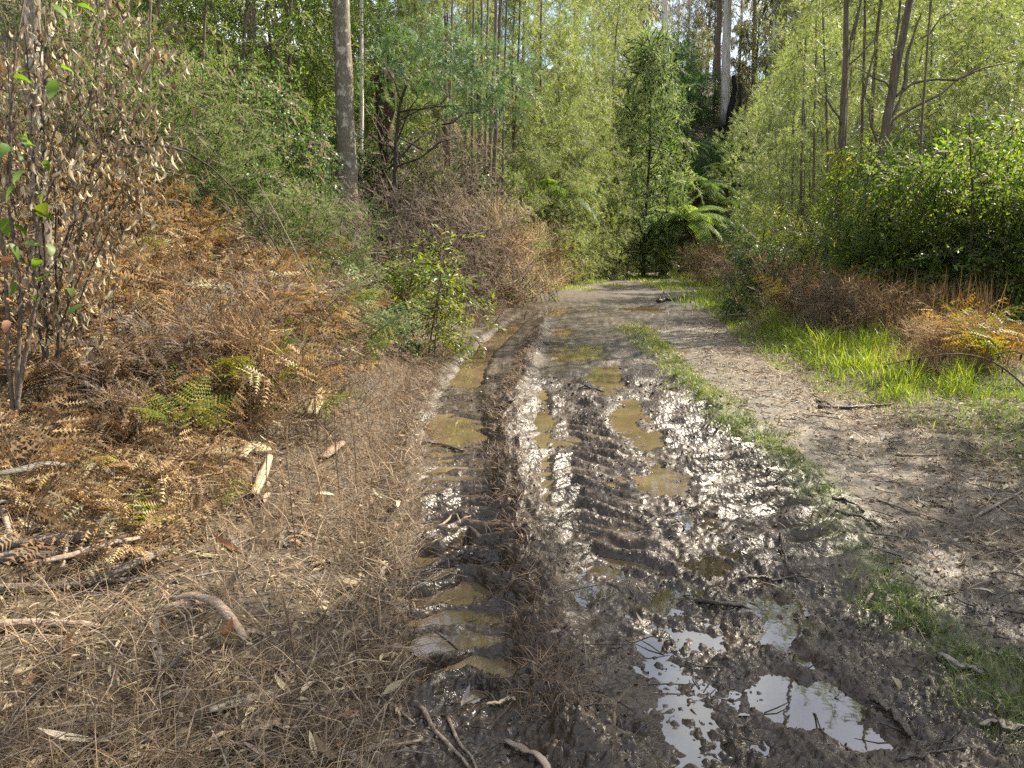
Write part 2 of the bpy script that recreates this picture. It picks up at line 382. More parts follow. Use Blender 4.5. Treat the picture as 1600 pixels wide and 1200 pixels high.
def build_ground():
    ys = [-140, -90, -60, -40, -26, -17, -11, -7, -4.5, -2.8, -1.6, -.8, -.2, .3, .7, 1.0, 1.25, 1.45, 1.6]
    y = 1.7
    while y < 46: ys.append(y); y += max(.0068, y*y/1000)
    while y < 900: ys.append(y); y *= 1.09
    ys = np.array(ys)
    inner = np.linspace(-.86, .86, 790); o = .86+.02*(1.22**np.arange(1, 34)-1)/.22; o = o[o < 130]
    us = np.concatenate([-o[::-1], inner, o])
    wid = np.where(ys < 1.5, 1.75, ys+.25)
    X = us[None]*wid[:, None]; Y = np.broadcast_to(ys[:, None], X.shape).copy()
    nr, nc = X.shape
    z, mud, tan, green, wet = heights(X.ravel(), Y.ravel(), True)
    V = np.stack([X.ravel(), Y.ravel(), z], 1)
    idx = np.arange(nr*nc).reshape(nr, nc)
    Q = np.stack([idx[:-1, :-1], idx[:-1, 1:], idx[1:, 1:], idx[1:, :-1]], -1).reshape(-1, 4)
    road = (mud+tan)[Q].mean(1) > .5
    for name, sel, lab in (('dirt_track', road, 'muddy rutted forest track with tyre marks and puddles'), ('ground', ~road, 'leaf littered verges and forest slope beside the track')):
        q = Q[sel]; used = np.zeros(len(V), bool); used[q.ravel()] = True
        mp = np.cumsum(used)-1; v = V[used]; q = mp[q]
        me = bpy.data.meshes.new(name); me.vertices.add(len(v)); me.vertices.foreach_set('co', v.astype(np.float32).ravel())
        me.loops.add(q.size); me.loops.foreach_set('vertex_index', q.astype(np.int32).ravel())
        me.polygons.add(len(q)); me.polygons.foreach_set('loop_start', np.arange(0, q.size, 4, dtype=np.int32))
        me.polygons.foreach_set('use_smooth', np.ones(len(q), bool)); me.update(calc_edges=True)
        for nm, arr in (('mud', mud), ('tan', tan), ('green', green), ('wet', wet)):
            a = me.attributes.new(nm, 'FLOAT', 'POINT'); a.data.foreach_set('value', arr[used].astype(np.float32))
        me.materials.append(MAT_GROUND); TRI[name] = len(q)*2
        ob = bpy.data.objects.new(name, me); COL.objects.link(ob); tag(ob, lab, kind='structure')

def ground_mat():
    m, t, out = newmat('ground')
    P = pos(t)
    mud, tan, green, wet = (attr(t, k) for k in ('mud', 'tan', 'green', 'wet'))
    nA = noise(t, 2.2, 5, .6, P); nB = noise(t, 26, 5, .7, P); nC = noise(t, 90, 3, .7, P)
    lit = ramp(t, nB, [(.3, (.022, .016, .010)), (.5, (.064, .049, .032)), (.7, (.15, .118, .08))])
    mudc = ramp(t, math_(t, 'ADD', math_(t, 'MULTIPLY', nB, .6), math_(t, 'MULTIPLY', nA, .4)), [(.32, (.010, .007, .004)), (.5, (.036, .0245, .0145)), (.7, (.085, .061, .038))])
    tanc = ramp(t, math_(t, 'ADD', math_(t, 'MULTIPLY', nB, .5), math_(t, 'MULTIPLY', nA, .5)), [(.32, (.04, .032, .024)), (.5, (.10, .085, .066)), (.68, (.20, .172, .132))])
    grc = ramp(t, nB, [(.3, (.035, .04, .014)), (.6, (.10, .11, .035))])
    c = mix(t, tan, lit, tanc); c = mix(t, mud, c, mudc); c = mix(t, math_(t, 'MULTIPLY', green, .8), c, grc)
    p = t.nodes.new('ShaderNodeBsdfPrincipled'); t.links.new(c, p.inputs['Base Color'])
    rgh = ramp(t, math_(t, 'ADD', nB, math_(t, 'MULTIPLY', math_(t, 'SUBTRACT', nA, .5), .8)), [(.32, (.22,)*3), (.5, (.36,)*3), (.68, (.55,)*3)])
    wm = math_(t, 'MULTIPLY', math_(t, 'MAXIMUM', math_(t, 'MULTIPLY', mud, .85), math_(t, 'MAXIMUM', wet, math_(t, 'MULTIPLY', tan, .22))), 1.0)
    t.links.new(mix(t, wm, (.9, .9, .9), rgh), p.inputs['Roughness'])
    p.inputs['Specular IOR Level'].default_value = .36
    h = noise(t, 34, 2, .5, P)
    t.links.new(bump(t, h, .9, .016), p.inputs['Normal']); t.links.new(p.outputs[0], out.inputs[0]); return m
MAT_GROUND = ground_mat()
build_ground()

def water_mat(clear=False):  # clear variant: shade put in as darker colour, sky reflection strengthened by raised IOR
    m, t, out = newmat('puddle_water')
    n = noise(t, 1.7, 3, .5, pos(t))
    c = ramp(t, n, [(.3, (.022, .017, .010)), (.7, (.05, .037, .02))] if clear else [(.3, (.06, .044, .024)), (.7, (.15, .108, .058))])
    p = t.nodes.new('ShaderNodeBsdfPrincipled'); t.links.new(c, p.inputs['Base Color']); p.inputs['Roughness'].default_value = .02; p.inputs['IOR'].default_value = 1.9 if clear else 1.6
    t.links.new(bump(t, noise(t, 14, 2, .5, pos(t)), .03, .01), p.inputs['Normal']); t.links.new(p.outputs[0], out.inputs[0]); return m
def build_water():
    """flat sheets wherever the hollows lie under the water level; each larger puddle is its own sheet"""
    st = .04; xs = np.arange(-2, 4, st); ys = np.arange(2.0, 26, st); X, Y = np.meshgrid(xs, ys)
    z = heights(X.ravel(), Y.ravel()).reshape(X.shape)
    dR = polyd(X.ravel(), Y.ravel(), rutL)[0].reshape(X.shape); rut = dR < .33
    ok = (X > xL(Y)-.15) & (X < xR(Y)-.5) & ((polyd(X.ravel(), Y.ravel(), ridgeB)[2].reshape(X.shape) < .1) | (Y > 14)) & (polyd(X.ravel(), Y.ravel(), trackR)[0].reshape(X.shape) > .36)
    lev = np.where(rut, np.where(Y < 5.5, -.038, -.05), WL)
    m = ok & (z < lev+.0)
    q = m.copy()                                                    # grow by one cell so that the shore lies in the sheet
    for a, b in ((0, 1), (1, 0), (0, -1), (-1, 0), (1, 1), (-1, -1), (1, -1), (-1, 1)): q |= np.roll(np.roll(m, a, 0), b, 1)
    lab = np.zeros(q.shape, int); comps = []; R, Cn = q.shape
    for i, j in zip(*np.nonzero(q)):
        if lab[i, j]: continue
        k = len(comps)+1; st_ = [(i, j)]; lab[i, j] = k; c = []
        while st_:
            a, b = st_.pop(); c.append((a, b))
            for da, db in ((0, 1), (1, 0), (0, -1), (-1, 0)):
                u, v = a+da, b+db
                if 0 <= u < R and 0 <= v < Cn and q[u, v] and not lab[u, v] and rut[u, v] == rut[a, b]: lab[u, v] = k; st_.append((u, v))
        comps.append(c)
    comps.sort(key=len, reverse=True)
    def sheet(cells, name):
        V = []; F = []; ix = {}
        for a, b in cells:
            l_ = (-.038 if Y[a, b] < 5.5 else -.05) if rut[a, b] else WL
            f = []
            for da, db in ((0, 0), (0, 1), (1, 1), (1, 0)):
                key = (a+da, b+db, l_)
                if key not in ix: ix[key] = len(V); V.append((xs[0]+(b+db-.5)*st, ys[0]+(a+da-.5)*st, l_))
                f.append(ix[key])
            F.append(f)
        me = bpy.data.meshes.new(name); me.from_pydata(V, [], F); me.materials.append(MC if np.mean([v[1] for v in V]) < 4. and np.mean([v[0] for v in V]) > .4 else MW); o = bpy.data.objects.new(name, me); COL.objects.link(o); TRI['water'] = TRI.get('water', 0)+2*len(F); return o
    MW = water_mat(); MC = water_mat(True); rest = []
    for c in comps:
        if len(c) > 45:
            r_ = rut[c[0]]; o = sheet(c, 'puddle'); tag(o, 'muddy water lying in the deep wheel rut' if r_ else 'brown puddle of muddy water on the track', kind='structure')
        else: rest += c
    for rest in ([c for c in rest if Y[c] < 3.5 and X[c] > .55], [c for c in rest if not (Y[c] < 3.5 and X[c] > .55)]):
        if rest: tag(sheet(rest, 'puddle_water'), 'small pools of water scattered over the churned mud', kind='structure')
build_water()
# ------------------------------------------------------------------ plant materials
M = {}
M['wattle'] = leafmat('wattle_leaf', [(0, (0.086, 0.119, 0.05)), (0.5, (0.219, 0.269, 0.117)), (1, (0.403, 0.42, 0.19))], .42, .5, .35, (1.25, 1.3, .5))
M['wattle_blue'] = leafmat('blue_wattle_leaf', [(0, (0.054, 0.105, 0.05)), (0.5, (0.126, 0.201, 0.091)), (1, (0.216, 0.29, 0.132))], .38, .5, .3, (1.1, 1.25, .6))
M['gum'] = leafmat('gum_leaf', [(0, (0.099, 0.122, 0.047)), (0.5, (0.218, 0.256, 0.099)), (1, (0.415, 0.4, 0.163))], .35, .42, .45, (1.2, 1.2, .5))
M['gloss'] = leafmat('glossy_leaf', [(0, (0.044, 0.081, 0.017)), (0.5, (0.109, 0.178, 0.031)), (0.9, (0.238, 0.305, 0.049)), (1, (0.397, 0.356, 0.056))], .52, .45, .22, (1.3, 1.35, .4))
M['ivy'] = leafmat('dark_leaf', [(0, (0.03, 0.067, 0.021)), (0.6, (0.083, 0.166, 0.044)), (1, (0.186, 0.272, 0.068))], .36, .42, .35, (1.2, 1.3, .5))
M['tea'] = leafmat('needle_leaf', [(0, (0.093, 0.15, 0.063)), (0.5, (0.212, 0.297, 0.11)), (1, (0.423, 0.498, 0.154))], .48, .5, .3, (1.15, 1.25, .6))
M['plume'] = leafmat('soft_green_leaf', [(0, (0.065, 0.117, 0.028)), (0.5, (0.13, 0.22, 0.049)), (1, (0.227, 0.303, 0.084))], .45, .5, .3, (1.2, 1.3, .5))
M['lime'] = leafmat('lime_leaf', [(0, (.07, .11, .015)), (.5, (.14, .20, .03)), (1, (.25, .25, .04))], .45, .4, .4, (1.3, 1.3, .4))
M['fern'] = leafmat('fern_leaf', [(0, (0.068, 0.12, 0.044)), (0.5, (0.159, 0.223, 0.077)), (1, (0.294, 0.326, 0.109))], .42, .45, .35, (1.2, 1.3, .5))
M['fernlight'] = leafmat('light_fern_leaf', [(0, (0.125, 0.194, 0.065)), (0.5, (0.217, 0.298, 0.109)), (1, (0.342, 0.387, 0.174))], .45, .45, .35, (1.2, 1.25, .5))
M['rust'] = leafmat('rust_frond', [(0, (0.071, 0.043, 0.025)), (0.4, (0.172, 0.108, 0.056)), (0.75, (0.281, 0.216, 0.119)), (1, (0.36, 0.334, 0.209))], .3, .7, .2, (1.3, 1.0, .6), .5)
M['tanf'] = leafmat('tan_frond', [(0, (0.135, 0.083, 0.043)), (0.5, (0.306, 0.202, 0.104)), (1, (0.468, 0.35, 0.19))], .3, .7, .2, (1.2, 1.0, .7), .4)
M['goldf'] = leafmat('gold_frond', [(0, (0.209, 0.114, 0.026)), (0.5, (0.361, 0.228, 0.046)), (1, (0.399, 0.323, 0.078))], .4, .6, .2, (1.25, 1.05, .4), .4)
M['olivef'] = leafmat('olive_frond', [(0, (.09, .12, .02)), (.5, (.17, .20, .03)), (1, (.32, .28, .05))], .42, .55, .25, (1.2, 1.2, .4), .4)
M['dead'] = leafmat('dead_needle', [(0, (0.108, 0.08, 0.06)), (0.5, (0.248, 0.199, 0.15)), (1, (0.41, 0.342, 0.264))], .2, .8, .15, None, .3)
M['weed'] = leafmat('dry_weed', [(0, (0.124, 0.078, 0.045)), (0.5, (0.276, 0.186, 0.104)), (1, (0.47, 0.356, 0.209))], .25, .8, .15, (1.2, 1., .7), .4)
M['tallstraw'] = leafmat('tall_straw', [(0, (0.2, 0.151, 0.088)), (0.5, (0.38, 0.313, 0.194)), (1, (0.52, 0.454, 0.312))], .35, .7, .2, (1.15, 1., .7), .3)
M['gloss_light'] = leafmat('light_glossy_leaf', [(0, (.045, .08, .018)), (.5, (.105, .16, .04)), (1, (.20, .24, .07))], .52, .45, .22, (1.25, 1.25, .45))
M['wattle_pale'] = leafmat('pale_wattle_leaf', [(0, (0.095, 0.127, 0.05)), (0.5, (0.224, 0.27, 0.116)), (1, (0.37, 0.402, 0.187))], .45, .5, .3, (1.2, 1.2, .55))
M['straw'] = leafmat('straw', [(0, (0.062, 0.036, 0.022)), (0.45, (0.174, 0.116, 0.064)), (0.8, (0.323, 0.225, 0.126)), (1, (0.471, 0.35, 0.21))], .2, .65, .3)
M['dryleaf'] = leafmat('dry_leaf', [(0, (0.06, 0.04, 0.023)), (0.4, (0.162, 0.12, 0.071)), (0.75, (0.308, 0.25, 0.151)), (1, (0.427, 0.374, 0.246))], .18, .6, .3, (1.2, 1., .7), .5)
M['rustleaf'] = leafmat('rust_leaf', [(0, (.12, .05, .025)), (.5, (.28, .14, .07)), (1, (.42, .25, .14))], .18, .55, .3, (1.2, 1., .7), .4)
M['paleleaf'] = leafmat('pale_leaf', [(0, (0.313, 0.25, 0.155)), (0.5, (0.46, 0.384, 0.249)), (1, (0.607, 0.547, 0.387))], .12, .55, .3, None, .4)
M['greyleaf'] = leafmat('grey_leaf', [(0, (.11, .085, .065)), (.5, (.21, .17, .135)), (1, (.33, .28, .23))], .1, .6, .3, None, .4)
M['grass'] = leafmat('green_grass', [(0, (0.075, 0.122, 0.013)), (0.5, (0.183, 0.257, 0.024)), (0.85, (0.318, 0.364, 0.044)), (1, (0.547, 0.433, 0.121))], .45, .45, .35, (1.25, 1.3, .4))
M['moss'] = leafmat('ridge_grass', [(0, (0.035, 0.058, 0.01)), (0.5, (0.089, 0.133, 0.022)), (0.8, (0.168, 0.208, 0.04)), (1, (0.327, 0.312, 0.106))], .35, .5, .3, (1.2, 1.2, .5))
M['bark'] = barkmat('brown_bark', (.045, .032, .022), (.11, .085, .06), (.2, .165, .12))
M['bark_grey'] = barkmat('grey_bark', (.075, .06, .042), (.15, .125, .09), (.24, .21, .155), (16, 16, 7), .5, .8, None, (.40, .37, .29))
M['bark_pale'] = barkmat('pale_bark', (.30, .26, .21), (.52, .47, .40), (.72, .68, .61), (4, 4, .35), .3)
M['bark_pale_burnt'] = barkmat('pale_burnt_bark', (.27, .23, .19), (.48, .44, .38), (.68, .64, .58), (4, 4, .35), .3, .85, 4.0)
M['bark_dark'] = barkmat('dark_bark', (.018, .014, .012), (.045, .035, .028), (.09, .07, .055))
M['bark_black'] = barkmat('charred_bark', (.006, .006, .006), (.016, .015, .014), (.05, .045, .04))
M['bark_red'] = barkmat('stringy_bark', (.06, .042, .03), (.15, .115, .085), (.27, .22, .17), (9, 9, .5))
M['twig'] = barkmat('twig_bark', (.035, .024, .017), (.085, .06, .042), (.16, .12, .09), (20, 20, 20), .3)
M['log'] = barkmat('weathered_wood', (.04, .032, .026), (.13, .105, .085), (.30, .26, .215), (4, 30, 30), .7)
M['barkstrip'] = barkmat('shed_bark', (.10, .065, .042), (.24, .175, .125), (.40, .32, .245), (5, 26, 26), .6, .7)
M['barkgrey'] = barkmat('grey_shed_bark', (.05, .042, .036), (.14, .12, .10), (.27, .24, .21), (5, 30, 30), .7, .7)
M['stick'] = barkmat('stick_wood', (.07, .05, .036), (.18, .14, .10), (.36, .30, .23), (18, 18, 18), .4, .7)
M['mudstick'] = barkmat('muddy_stick', (.018, .014, .011), (.045, .035, .028), (.11, .09, .07), (18, 18, 18), .5, .35)
M['fibre'] = barkmat('fern_fibre', (.012, .008, .006), (.045, .026, .015), (.11, .065, .035), (16, 16, 3), .9)

# ------------------------------------------------------------------ foliage sprays
def spray(fronds, n, L, ang, droop=.3, sc=(.7, 1.1), twig=True, mt=1, hang=0., spiral=True, tip=.75, tw=.008):
    G = Geo()
    P = []; D = []; S = []
    for i in range(n):
        t = (i+.5)/n*.95+.05; a = (i*2.4 if spiral else (i % 2)*math.pi)
        lx, lz = math.cos(a), math.sin(a)*(.8 if spiral else .15)
        an = ang*(1-.5*t)
        d = Vector((lx*math.sin(an), math.cos(an), lz*math.sin(an)-hang)); P.append((0, L*t, -droop*L*t*t)); D.append(d); S.append(random.uniform(*sc)*(1.05-(1-tip)*t))
    fr = [fronds] if isinstance(fronds, tuple) else fronds
    k = RG.integers(0, len(fr), n); P = np.array(P); D = np.array([tuple(d) for d in D]); S = np.array(S)
    for j, f in enumerate(fr):
        s_ = k == j; G.scatter(f, P[s_], D[s_], S[s_], roll=.45, v=RG.random(s_.sum())*.5+.25, vj=.2)
    if twig:
        w_ = L*tw; G.add([(-w_, 0, 0), (w_, 0, 0), (0, L*.5, -droop*L*.25+w_), (0, L, -droop*L)], [(0, 1, 2), (0, 2, 3), (1, 3, 2)], mt, .5)
    return G.arr()
F_wat = [feather(.12, 5, .036, .013, .25) for _ in range(3)]
S_wat = [spray(F_wat, 9, .26, 1.15, .2, (.75, 1.2)) for _ in range(3)]
L_br = [leaf(.085, .030, 2, .5, .2), leaf(.075, .034, 2, .9, .25), leaf(.095, .026, 2, .3, .3)]
S_br = [spray(L_br, 9, .26, 1.1, .3, (.7, 1.25)) for _ in range(3)]
L_gum = [leaf(.17, .024, 2, .5, .15), leaf(.15, .028, 2, .8, .2), leaf(.20, .022, 2, .4, .1)]
S_gum = [spray(L_gum, 10, .45, 1.1, .6, (.8, 1.3), hang=1.1) for _ in range(3)]
L_ndl = (np.array([(-.0016, 0, 0), (.0016, 0, 0), (0, .034, -.004)]), np.array([(0, 1, 2)]), np.array([0]), np.array([.5]))
S_ndl = [spray(L_ndl, 44, .24, .8, .15, (.7, 1.4), tip=.5) for _ in range(3)]
L_nar = [leaf(.06, .006, 2, .5, .1), leaf(.05, .005, 2, .9, .1)]
S_plu = [spray(L_nar, 30, .34, .9, .12, (.7, 1.3), tip=.5) for _ in range(3)]
S_teaf = [spray([feather(.10, 4, .027, .015, .3)], 10, .4, .8, .25, (.8, 1.3), tip=.5) for _ in range(3)]
S_wil = [spray([leaf(.11, .016, 2, .6, .15), leaf(.12, .018, 2, .9, .2)], 16, .5, .9, .1, (.7, 1.2)) for _ in range(2)]
L_oval = [leaf(.05, .03, 2, .4, .2), leaf(.06, .034, 2, .7, .25)]
S_ivy = [spray(L_oval, 10, .3, 1.2, .3, (.7, 1.3)) for _ in range(2)]
L_wd = [leaf(.03, .008, 2, .9, .4), leaf(.045, .007, 2, 1.5, .5)]
S_weed = [spray(L_wd, 18, .2, .8, .1, (.5, 1.0), tip=.6, tw=.004) for _ in range(3)]

def crown(G, C, R, per, tpls, droop=.3, out=.8, sc=(.8, 1.25), vb=.28, up=(0, 0, 1), shell=.45, roll=.5):
    C = np.array(C, float); R = np.array(R, float)
    if R.ndim == 0: R = np.full(len(C), float(R))
    if R.ndim == 1: R = np.stack([R, R, R*.75], 1)
    n = len(C)*per; ci = np.repeat(np.arange(len(C)), per)
    u = unit(n); r = (shell+(1-shell)*RG.random(n)**.6)*RG.uniform(.75, 1.12, n)
    P = C[ci]+u*r[:, None]*R[ci]
    D = u*out+RG.normal(0, .6, (n, 3))+np.array([0, 0, -droop])
    cv = RG.normal(.5, vb*.5, len(C))[ci]+RG.normal(0, vb*.55, n)
    k = RG.integers(0, len(tpls), n); S = RG.uniform(*sc, n)
    for j, f in enumerate(tpls):
        m = k == j; G.scatter(f, P[m], D[m], S[m], up=up, roll=roll, v=np.clip(cv[m], .02, .98), vj=.3)
def bend(H, lean=(0, 0), wob=.02, n=8, z0=-.25):
    t = np.linspace(0, 1, n); P = np.zeros((n, 3)); P[:, 2] = z0+(H-z0)*t
    P[:, 0] = lean[0]*H*t**1.3+np.cumsum(RG.normal(0, wob*H*.4, n))*t; P[:, 1] = lean[1]*H*t**1.3+np.cumsum(RG.normal(0, wob*H*.4, n))*t; return P
def on(P, z):
    return np.array([np.interp(z, P[:, 2], P[:, i]) for i in range(3)])
def plant(name, cat, H, r0, bark, lm, tpls, ncl, per, z0=.3, Rm=2.0, shape=None, clr=.8, droop=.3, nlimb=4, stems=1, lean=(0, 0), wob=.02, sc=(.8, 1.25), spread=.25, up=(0, 0, 1), out=.8, trunk='trunk', rise=.45, vb=.28, shell=.45):
    root = empty(name); tag(root, None, cat)
    shape = shape or (lambda t: (math.sin(math.pi*min(1, .18+t*.8)))**.7)
    paths = []
    for k in range(stems):
        a = k*2.4; ln = (lean[0]+(spread*math.cos(a) if stems > 1 else 0), lean[1]+(spread*math.sin(a) if stems > 1 else 0))
        h = H*(1 if k == 0 else random.uniform(.75, .98)); P = bend(h, ln, wob)
        if stems > 1: P[:, 0] += .06*k*math.cos(a); P[:, 1] += .06*k*math.sin(a)
        paths.append(P); g = Geo(); rr = r0*(1 if k == 0 else .75)*np.linspace(1, .18, len(P))**.8; rr[0] *= 1.35
        tube(g, P, rr, 8 if r0 > .06 else 5, noise=.05); g.build(trunk, bark, root)
    C = []; R = []; G = Geo(); lims = []
    for i in range(ncl):
        t = (i+random.random())/ncl; z = H*(z0+(1-z0)*t); P = paths[i % stems]; z = min(z, P[-1, 2])
        rad = Rm*shape(t)*random.uniform(.25, 1)**.6; a = i*2.4+random.uniform(-.5, .5)
        b = on(P, max(.1*H, z-rise*rad-.05*H)); c = on(P, z)+np.array([math.cos(a)*rad, math.sin(a)*rad, random.uniform(-.1, .1)*H*.3])
        C.append(c); R.append(clr*random.uniform(.75, 1.2)*(1-.35*t)); lims.append((rad, b, c, r0*(1-.75*min(1, b[2]/H))))
    order = sorted(range(ncl), key=lambda i: -lims[i][0])
    for n_, i in enumerate(order):
        rad, b, c, rr = lims[i]; cv = curve(b, c, 5, -.06, .04); r_ = np.linspace(max(rr*.5, .006), .004, 5)
        if n_ < nlimb: g = Geo(); tube(g, cv, r_, 5, noise=.05); g.build('limb', bark, root)
        else: tube(G, cv, r_*.8, 3, 1)
    crown(G, C, R, per, tpls, droop, out, sc, vb, up, shell)
    G.build('crown', [lm, bark], root)
    return root
PR = {}
PR['wattleA'] = plant('wattle_tree', 'tree', 9.5, .075, M['bark'], M['wattle'], S_wat, 34, 50, .06, 2.1, None, .9, .05, 3, sc=(.8, 1.4))
PR['wattleB'] = plant('wattle_tree', 'tree', 11, .085, M['bark'], M['wattle'], S_wat, 36, 50, .10, 2.4, None, 1.0, .05, 3, sc=(.8, 1.4))
PR['wattleC'] = plant('wattle_tree', 'tree', 7.5, .05, M['bark'], M['wattle'], S_wat, 30, 46, .02, 1.9, None, .85, .05, 3, 2, sc=(.8, 1.4))
PR['gum'] = plant('gum_tree', 'tree', 26, .42, M['bark_pale'], M['gum'], S_gum, 32, 58, .42, 4.6, None, 1.9, .9, 5, sc=(1.5, 2.4), wob=.006)
PR['gumB'] = plant('gum_tree', 'tree', 18, .28, M['bark_red'], M['gum'], S_gum, 30, 58, .22, 3.6, None, 1.6, .9, 4, sc=(1.3, 2.1), wob=.008)
PR['broadA'] = plant('broadleaf_tree', 'tree', 8, .09, M['bark'], M['gloss'], S_br, 34, 46, .08, 2.0, None, .9, .6, 4, 2, spread=.12, sc=(.9, 1.5))
PR['shrubA'] = plant('leafy_shrub', 'shrub', 3.1, .035, M['bark'], M['gloss'], S_br, 26, 42, .03, 1.05, lambda t: (math.sin(math.pi*(.3+t*.6)))**.5, .52, .35, 4, 3, spread=.2, sc=(.8, 1.3), trunk='stem')
PR['ivyA'] = plant('dark_shrub', 'shrub', 1.7, .02, M['twig'], M['ivy'], S_ivy, 18, 38, .02, .85, lambda t: (math.sin(math.pi*(.35+t*.55)))**.5, .42, .4, 3, 3, spread=.3, trunk='stem')
PR['tea'] = plant('needle_shrub_tree', 'tree', 8.5, .10, M['bark_dark'], M['tea'], S_teaf, 50, 32, .08, 2.6, lambda t: (1-t)**.55*min(1, .55+t*2.2), .95, .1, 4, sc=(1.5, 2.3), rise=.6)
PR['plumeA'] = plant('feathery_shrub', 'shrub', 2.2, .015, M['twig'], M['plume'], S_plu, 24, 26, .03, .65, lambda t: (math.sin(math.pi*(.3+t*.6)))**.5, .36, -.5, 3, 4, spread=.22, trunk='stem', out=.6)
PR['deadA'] = plant('dead_bush', 'bush', 1.9, .012, M['twig'], M['dead'], S_ndl, 30, 20, .02, .8, lambda t: (math.sin(math.pi*(.35+t*.55)))**.5, .38, -.25, 5, 4, spread=.35, trunk='stem', sc=(.8, 1.5))
PR['deadB'] = plant('dead_bush', 'bush', 1.6, .011, M['twig'], M['dead'], S_ndl, 26, 20, .02, 1.0, lambda t: (math.sin(math.pi*(.35+t*.55)))**.5, .36, .1, 5, 5, lean=(.3, 0), spread=.4, trunk='stem', sc=(.8, 1.5))
PR['willow'] = plant('willow_leaf_shrub', 'shrub', 1.9, .016, M['twig'], M['lime'], S_wil, 16, 16, .1, .6, None, .32, -.4, 3, 4, spread=.2, trunk='stem')
PR['lime'] = plant('lime_shrub', 'shrub', 1.35, .012, M['twig'], M['lime'], S_br, 16, 13, .12, .45, None, .26, .2, 3, 3, spread=.18, trunk='stem', sc=(.6, 1.))
PR['weedA'] = plant('dry_weed', 'weed', 1.15, .008, M['weed'], M['weed'], S_weed, 22, 26, .08, .30, None, .2, -.7, 3, 6, spread=.18, trunk='stem', out=.5)
PR['strawW'] = plant('dry_weed', 'weed', 1.3, .006, M['tallstraw'], M['tallstraw'], S_weed, 26, 22, .05, .34, None, .2, -1.2, 3, 7, spread=.14, trunk='stem', out=.35)
PR['under'] = plant('understorey_shrub', 'shrub', 3.2, .03, M['bark_dark'], M['ivy'], S_wat, 20, 26, .03, 1.5, lambda t: (math.sin(math.pi*(.35+t*.55)))**.5, .75, .2, 2, 2, spread=.2, trunk='stem', sc=(1.0, 1.6))

# bracken --------------------------------------------------------------
def bracken_frond(L, stalk, n=9, ragged=.25, curl=.5):
    G = Geo(); P = []; D = []; S = []
    for i in range(n):
        t = i/(n-1); y = stalk+L*t; z = stalk*.25-curl*(L*t)**2*.9+.12*L*t
        for sg in (-1, 1):
            if random.random() < ragged*.4: continue
            P.append((0, y, z)); D.append((sg, .45+.25*t, -.25-ragged*random.random())); S.append(L*.52*(1-t)**.8*random.uniform(1-ragged, 1.1)+.03)
    f = [feather(1.0, 7, .17, .085, .3, ragged=.25) for _ in range(3)]
    k = RG.integers(0, 3, len(P)); P = np.array(P); D = np.array(D); S = np.array(S)
    for j in range(3): m = k == j; G.scatter(f[j], P[m], D[m], S[m], roll=ragged, vj=.25)
    yy = np.linspace(0, stalk+L, 6); zz = np.where(yy < stalk, stalk*.25*np.sin(yy/stalk*1.57), stalk*.25-curl*(yy-stalk)**2*.9+.12*(yy-stalk))
    tube(G, np.stack([yy*0, yy, zz], 1), np.linspace(.004, .0015, 6), 4, 0, .1)
    return G.mesh('frond', M['rust'])
FR = [bracken_frond(random.uniform(.4, .6), random.uniform(.25, .4), 9, random.uniform(.3, .6), random.uniform(.4, 1.6)) for _ in range(7)]
FG = [bracken_frond(random.uniform(.5, .7), .3, 11, .08, .6) for _ in range(3)]
def bracken(x, y, n, mats, label, group, size=1., name='bracken', lift=(.5, 1.1), meshes=None, cat='fern', az=None, dz=0):
    root = empty(name, (x, y, H(x, y)-.03+dz)); tag(root, label, cat, group)
    a0 = random.uniform(0, 6.3)
    for i in range(n):
        a = (a0+i*6.283/n+random.uniform(-.5, .5)) if az is None else az+random.uniform(-.7, .7)
        link('frond', random.choice(meshes or FR), root, (0, 0, 0), (random.uniform(*lift), random.uniform(-.8, .8), a), size*random.uniform(.6, 1.2), random.choice(mats))
    return root
# tree fern ------------------------------------------------------------
def tf_frond(L, dead=False):
    G = Geo(); n = 24; P = []; D = []; S = []
    def arc(t): return np.array([0, L*(t*.95-.12*t**3), L*(.42*t-.75*t*t)]) if not dead else np.array([0, L*.35*math.sin(t*1.7), -L*.9*t*t])
    for i in range(n):
        t = .1+.88*i/(n-1); p = arc(t); d = arc(t+.01)-p; d /= np.linalg.norm(d)
        for sg in (-1, 1): P.append(p); D.append(np.array([sg, 0, -.18])+d*.35); S.append(L*.24*math.sin(math.pi*(.14+.84*t))**.7*(.6 if dead else 1))
    f = feather(1., 6, .13, .13, .35); k = len(P)
    G.scatter(f, P, D, np.array(S), roll=.1, vj=.2)
    tube(G, [arc(t) for t in np.linspace(0, 1, 7)], np.linspace(.022, .005, 7)*L/1.6, 4, 0, .1)
    return G.mesh('frond', M['fern'])
TF = [tf_frond(1.7), tf_frond(1.9), tf_frond(1.5)]; TFD = [tf_frond(1.3, True), tf_frond(1.1, True)]
def tree_fern(x, y, h, n, mat, label, size=1., nd=6, group=None, dz=0):
    root = empty('tree_fern', (x, y, H(x, y)-.1+dz)); tag(root, label, 'tree fern', group)
    g = Geo(); P = bend(h, (random.uniform(-.05, .05), 0), .01, 9, 0); tube(g, P, np.linspace(.13, .17, 9), 9, noise=.12, cap=True)
    g.build('trunk', M['fibre'], root); top = P[-1]
    for i in range(n):
        a = i*2.399; e = .75*(i % 3)/2-.15
        link('frond', TF[i % 3], root, tuple(top), (e, random.uniform(-.1, .1), a), size*random.uniform(.85, 1.1), mat)
    for i in range(nd): link('dead_frond', TFD[i % 2], root, (top[0], top[1], top[2]-.1), (0, 0, i*1.1+.3), size*random.uniform(.8, 1.1), M['rust'])
    return root
